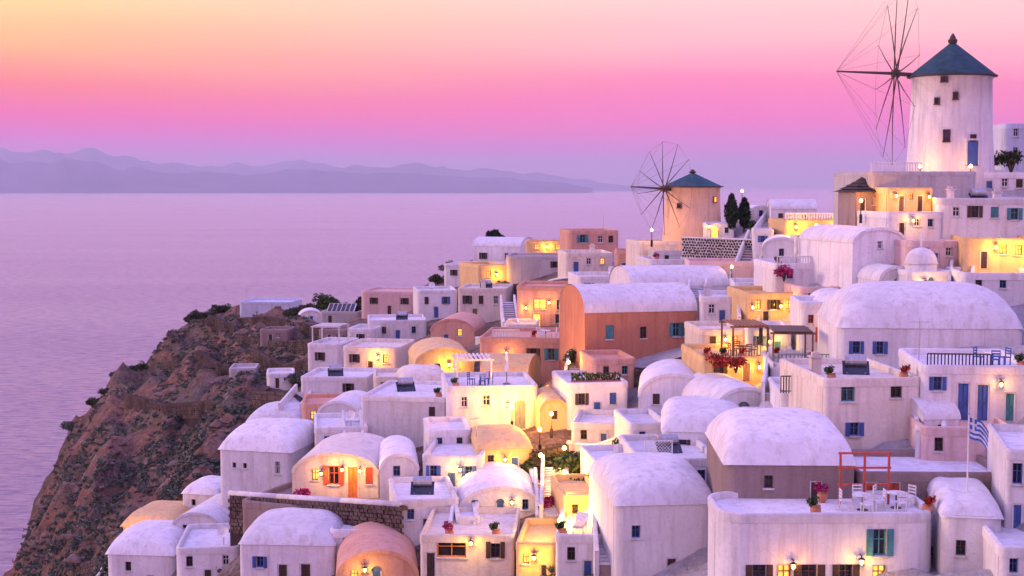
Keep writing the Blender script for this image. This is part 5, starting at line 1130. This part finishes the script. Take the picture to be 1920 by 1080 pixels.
# shaded foreground courtyard
def cset(h, u, v, what, n, k, rz0=0, tk='w'):
    put('table', f'round {"white" if tk == "w" else "dark"} table {what}', on(h, u, v), 0, tk)
    for i in range(n):
        a = R(rz0) + 6.283 * i / n; o = on(h, u, v) + Vector((math.cos(a) * .8, math.sin(a) * .8, 0))
        side = ['right', 'back', 'left', 'front'][int(((rz0 + 360 * i / n) % 360 + 45) // 90) % 4]
        put('chair', f'{ {"w": "white", "n": "wooden", "b": "blue", "d": "dark"}[k] } chair on the {side} side of the table {what}', o, math.degrees(a) - 90, k)
cset(CRT, .70, 2.0, 'in the middle of the foreground courtyard', 4, 'w', 0)
cset(CRT, .87, 2.4, 'at the right of the foreground courtyard', 3, 'w', 30)
cset(PAT, .58, 2.4, 'under the white parasol', 4, 'w', 20)
cset(PAT, .82, 3.0, 'under the sand parasol', 3, 'd', 10)
cset(FLO, .62, 3.0, 'on the flower terrace', 4, 'n', 15, 'd')
cset(AWN, .30, 3.2, 'under the dark awning', 4, 'w', 0)
cset(BLU, .72, 2.8, 'on the roof of the blue-door house', 3, 'b', 20)
cset(SAL, .72, 2.6, 'on the salmon house roof', 3, 'w', 10)
cset(ARC, .4, 2.8, 'on the arched house roof', 3, 'b', 40)
put('parasol', 'open white parasol on the terrace under the lattice house', on(PAT, .58, 2.4), 10, 'w', 'parasols')
put('parasol', 'open sand parasol at the right end of the parasol terrace', on(PAT, .84, 3.1), 0, 's', 'parasols')
put('closed_parasol', 'closed white parasol at the left of the parasol terrace', on(PAT, .26, 2.4), 0, 'w', 'parasols')
put('closed_parasol', 'closed white parasol on the arched house roof', on(ARC, .7, 3.2), 0, 'w', 'parasols')
put('closed_parasol', 'closed dark parasol on the flower terrace', on(FLO, .84, 2.8), 0, 'd', 'parasols')
DCK = HH('deck chairs terrace')
for i, w in enumerate(('left', 'right')): put('sun_lounger', f'{w} sun lounger on the deck chair terrace in the lower centre', on(DCK, .35 + .3 * i, 2.4), -12, 's')
for key, u, v, k, where in (('flower', 0, 0, 'g', ''),):
    pass
POTS = [(PAT, .06, .6, 'g', 'at the left end of the parasol terrace'), (PAT, .44, .7, 'm', 'behind the railing of the parasol terrace'), (PAT, .95, .7, 'g', 'at the right end of the parasol terrace'), (FLO, .06, .7, 'r', 'at the left end of the flower terrace'), (FLO, .3, .6, 'g', 'third of the way along the flower terrace'), (FLO, .5, .55, 'r', 'at the front middle of the flower terrace'), (FLO, .94, .7, 'r', 'at the right end of the flower terrace'),
        (AWN, .94, .7, 'g', 'at the right end of the awning terrace'), (AWN, .62, .6, 'm', 'under the awning edge'), (CRT, .45, .7, 'g', 'on the foreground parapet edge, middle'), (CRT, .97, .8, 'r', 'at the right corner of the foreground courtyard'), (CRT, .55, 3.6, 'm', 'at the back of the foreground courtyard'), (BLU, .9, .8, 'g', 'at the right of the blue-door house roof'), (BEI, .12, .8, 'g', 'on the left corner of the tall beige roof'), (BEI, .88, .9, 'r', 'on the right corner of the tall beige roof'), (SAL, .6, .6, 'r', 'on the salmon picket house roof edge'), (ARC, .1, .6, 'g', 'on the left of the arched house roof'), (GAB, .0, -1.0, 'g', ''), (CUBE, .9, .7, 'g', 'on the great cube roof, right corner'), (ORP, .3, .6, 'm', 'on the orange shutter house roof'), (ORP, .8, .7, 'g', 'on the right of the orange shutter house roof'), (DCK, .1, .6, 'g', 'at the left of the deck chair terrace'), (STA, .2, .6, 'm', 'on the stair house roof')]
for h, u, v, k, where in POTS:
    if where: put('flower_pot', f'clay pot with { {"g": "green plant", "m": "magenta flowers", "r": "red flowers"}[k] } {where}', on(h, u, v), 0, k)
PLN = HH('long roof planter')
def planter():
    root = empty('roof_planter', on(PLN, .5, .75), PLN['rot'], 'long terracotta planter with green plants on a white roof', 'planter'); w = PLN['W'] * .4
    m = MB(); m.box(-w, w, -.22, .22, 0, .42); m.build('trough', plaster(WALL['T']), root)
    C = rng.uniform((-w, -.2, .42), (w, .2, .95), (500, 3)); link('plants', leaf_mesh('plants', C, .13, fm('g'), 1.0), root)
planter()
RO = lambda k: HH(k)
for kind, key, u, v, rz, what in (('water_heater', 'three shuttered windows below the ridge', .5, 4, 10, 'on the corner house roof at right edge'), ('water_heater', 'tall beige-white', .6, 4.5, -10, 'on the tall beige house'), ('water_heater', 'great plain white cube', .35, 5, 15, 'on the great cube'), ('water_heater', 'three dark windows', .5, 4, 0, 'on the cream three-window house'), ('water_heater', 'blank house by the scrub', .4, 3.5, 10, 'on the blank house by the scrub'), ('water_heater', 'white block house', .5, 3.5, 0, 'on the white block house'), ('water_heater', 'lattice panel left', .5, 4, 12, 'left of the shaded courtyard'), ('water_heater', 'under the pale pink spur', .6, 4, 0, 'on the spur terrace house'),
        ('aerial_mast', 'antenna at the tip', .06, 3, 20, 'on the long low house at the tip of the spur'), ('aerial_mast', 'salmon pink house with teal', .8, 4, 0, 'on the salmon pink skyline house'), ('aerial_mast', 'iron balcony left', .2, 4, 30, 'on the iron balcony house'), ('aerial_mast', 'sky blue doors', .8, 4, 50, 'on the sky blue door house'), ('aerial_mast', 'tall dark blue doors', .12, 5, 0, 'on the blue-door house'), ('aerial_mast', 'cream house with blue door', .3, 4, 0, 'on the cream blue-door house under the skyline'), ('aerial_mast', 'white house above the flower terrace', .8, 4, 20, 'above the flower terrace'),
        ('satellite_dish', 'blue corner window', .8, 2, 10, 'on the white house left of the long vault'), ('satellite_dish', 'white house between the great cube', .7, 2, -20, 'between great cube and orange-door house'), ('satellite_dish', 'dark doors right of the pale pink', .4, 2, 0, 'right of the pale pink spur house'), ('satellite_dish', 'beside the gully bushes', .6, 2, 10, 'by the gully bushes'), ('satellite_dish', 'below the pale vault with dark', .5, 2, 0, 'below the dark-arch vault'), ('satellite_dish', 'dark windows near the bottom left', .7, 2, -20, 'near the bottom left corner')):
    nm = {'water_heater': 'steel solar water heater', 'aerial_mast': 'thin television aerial', 'satellite_dish': 'white satellite dish'}[kind]
    put(kind, f'{nm} {what}', on(RO(key), u, v), rz)
# dark awning on posts
def awning(label, h, u0, u1, v0, v1, hh, k, slats=9, name='awning', cat='awning'):
    root = empty(name, on(h, (u0 + u1) / 2, v0), h['rot'], label, cat, 'awnings and pergolas'); w = (u1 - u0) * h['W'] / 2; d = v1 - v0
    for x in (-w, w):
        for y in (0, d): m = MB(); m.box(x - .06, x + .06, y - .06, y + .06, 0, hh); m.build('post', pm('w' if k == 'w' else 'n'), root)
    for y in (0, d): m = MB(); m.box(-w - .2, w + .2, y - .05, y + .05, hh, hh + .14); m.build('beam', pm('w' if k == 'w' else 'n'), root)
    m = MB(); m.box(-w * .9 / slats * .5, w * .9 / slats * .5, -.3, d + .3, hh + .145, hh + .22); me = m.mesh('slat', pm(k))
    for i in range(slats): link('slat', me, root, (-w + 2 * w * (i + .5) / slats, 0, 0), scale=(1.9 if k == 'd' else 1.0, 1, 1))
awning('dark slatted awning beside the huge vault', AWN, .05, .62, 1.0, 4.6, 2.1, 'd', 12)
awning('white pergola on the pergola house low on the left slope', WTP, .1, .9, .8, 4.0, 2.1, 'w', 9, 'pergola', 'pergola')
awning('brown timber pergola on the flower terrace', FLO, .42, .86, 1.2, 4.8, 2.2, 'n', 9, 'pergola', 'pergola')
awning('white pergola on the arched house roof', ARC, .12, .5, 1.2, 4.2, 2.1, 'w', 8, 'pergola', 'pergola')
# red frame of the foreground courtyard
def red_frame():
    root = empty('red_gate_frame', on(CRT, .74, 3.2), CRT['rot'], 'red painted timber frame standing in the foreground courtyard', 'frame'); w = 1.15
    for x in (-w, 0, w): m = MB(); m.box(x - .05, x + .05, -.05, .05, 0, 2.4); m.build('post', pm('r'), root)
    for z in (.9, 1.7, 2.4): m = MB(); m.box(-w - .1, w + .1, -.052, .052, z, z + .09); m.build('rail', pm('r'), root)
red_frame()
# flag of blue and white stripes
def flag():
    b = on(CRT, 1.10, 2.6); b = P(1812, 985, 64.6); root = empty('flagpole', b, 0, 'white flagpole with blue and white striped flag at right', 'flagpole'); Hh = (985 - 772) * 64.6 / F
    m = MB(); m.tube((0, 0, -.8), (0, 0, Hh), .045, .03, 8); m.build('pole', pm('w'), root); m = MB(); m.lathe([(.03, Hh), (.07, Hh + .06), (.02, Hh + .12)], 8); m.build('finial', pm('e'), root)
    w, h = 1.05, 1.25; m = MB(); nu, nv = 27, 18
    for i in range(nu):
        for j in range(nv):
            q = []
            for (a, c) in ((i, j), (i + 1, j), (i + 1, j + 1), (i, j + 1)):
                u, v = a / nu, c / nv; q.append((.05 + u * w * .80, .10 * math.sin(u * 11 + v * 2) * u, Hh - .12 - v * h * .78 - u * u * .62 - .06 * math.sin(u * 7)))
            st = int(j / nv * 9); cross = i < nu * .37 and j < nv * 5 / 9
            if cross: wh = abs(i - nu * .185) < 1.2 or abs(j - nv * 2.5 / 9 + .5) < 1.0; m.cm = 1 if wh else 0
            else: m.cm = st % 2
            m.face(*q)
    m.build('flag', [paint('flag_blue', (.04, .16, .55), .8), pm('w')], root)
flag()
# striped solar panel
def panel():
    root = empty('solar_panel', on(SOL, .5, .6), SOL['rot'], 'striped solar panel tilted on the grey shed on the spur', 'solar panel'); M = Matrix.Rotation(R(32), 4, 'X')
    m = MB(); m.box(-2.2, 2.2, 0, 2.4, .1, .18, M); m.build('frame', pm('w'), root)
    for i in range(6): m = MB(); x = -2.1 + i * .71; m.box(x, x + .6, .08, 2.32, .183, .2, M); m.build('panel', glassm() if i % 2 else pm('d'), root)
    m = MB()
    for x in (-2, 2): m.box(x - .05, x + .05, 1.85, 1.95, -.3, 1.25)
    m.build('stand', pm('e'), root)
panel()
def trellis():
    h = HH('lattice panel left'); root = empty('lattice_screen', on(h, .25, .3), h['rot'], 'white diagonal lattice screen on the roof left of the courtyard', 'screen'); w, hh = 1.5, 1.3
    f = MB(); f.box(-w / 2, w / 2, -.03, .03, 0, .06); f.box(-w / 2, w / 2, -.03, .03, hh, hh + .06); f.box(-w / 2 - .06, -w / 2, -.03, .03, 0, hh + .06); f.box(w / 2, w / 2 + .06, -.03, .03, 0, hh + .06); f.build('frame', pm('w'), root)
    for i in range(-8, 9):
        for sg in (-1, 1):
            x0 = i * .18; pts = []
            a = Vector((x0, .008 * sg, 0)); b = Vector((x0 + sg * hh, .008 * sg, hh)); t0, t1 = 0, 1
            d = b.x - a.x
            for lim in (-w / 2, w / 2):
                t = (lim - a.x) / d
                if (lim < 0) == (d > 0): t0 = max(t0, t)
                else: t1 = min(t1, t)
            if t1 - t0 < .05: continue
            m = MB(); m.tube(a.lerp(b, t0), a.lerp(b, t1), .014, n=4); m.build('slat', pm('w'), root)
trellis()

# ------------------------------------------------------------------ air
def haze():
    m = bpy.data.materials.new('haze_air'); m.use_nodes = True; nt = m.node_tree; nt.nodes.clear()
    o = nt.nodes.new('ShaderNodeOutputMaterial'); v = nt.nodes.new('ShaderNodeVolumePrincipled')
    v.inputs['Color'].default_value = (.80, .85, 1.0, 1); v.inputs['Density'].default_value = HAZE; v.inputs['Anisotropy'].default_value = 0.0
    nt.links.new(v.outputs[0], o.inputs['Volume'])
    mb = MB(); mb.box(-60000, 60000, -4000, 60000, -60, 1080); tag(mb.build('haze', m), 'thin lavender evening haze over the sea', kind='stuff')
HAZE = 3.8e-5
haze()
#END
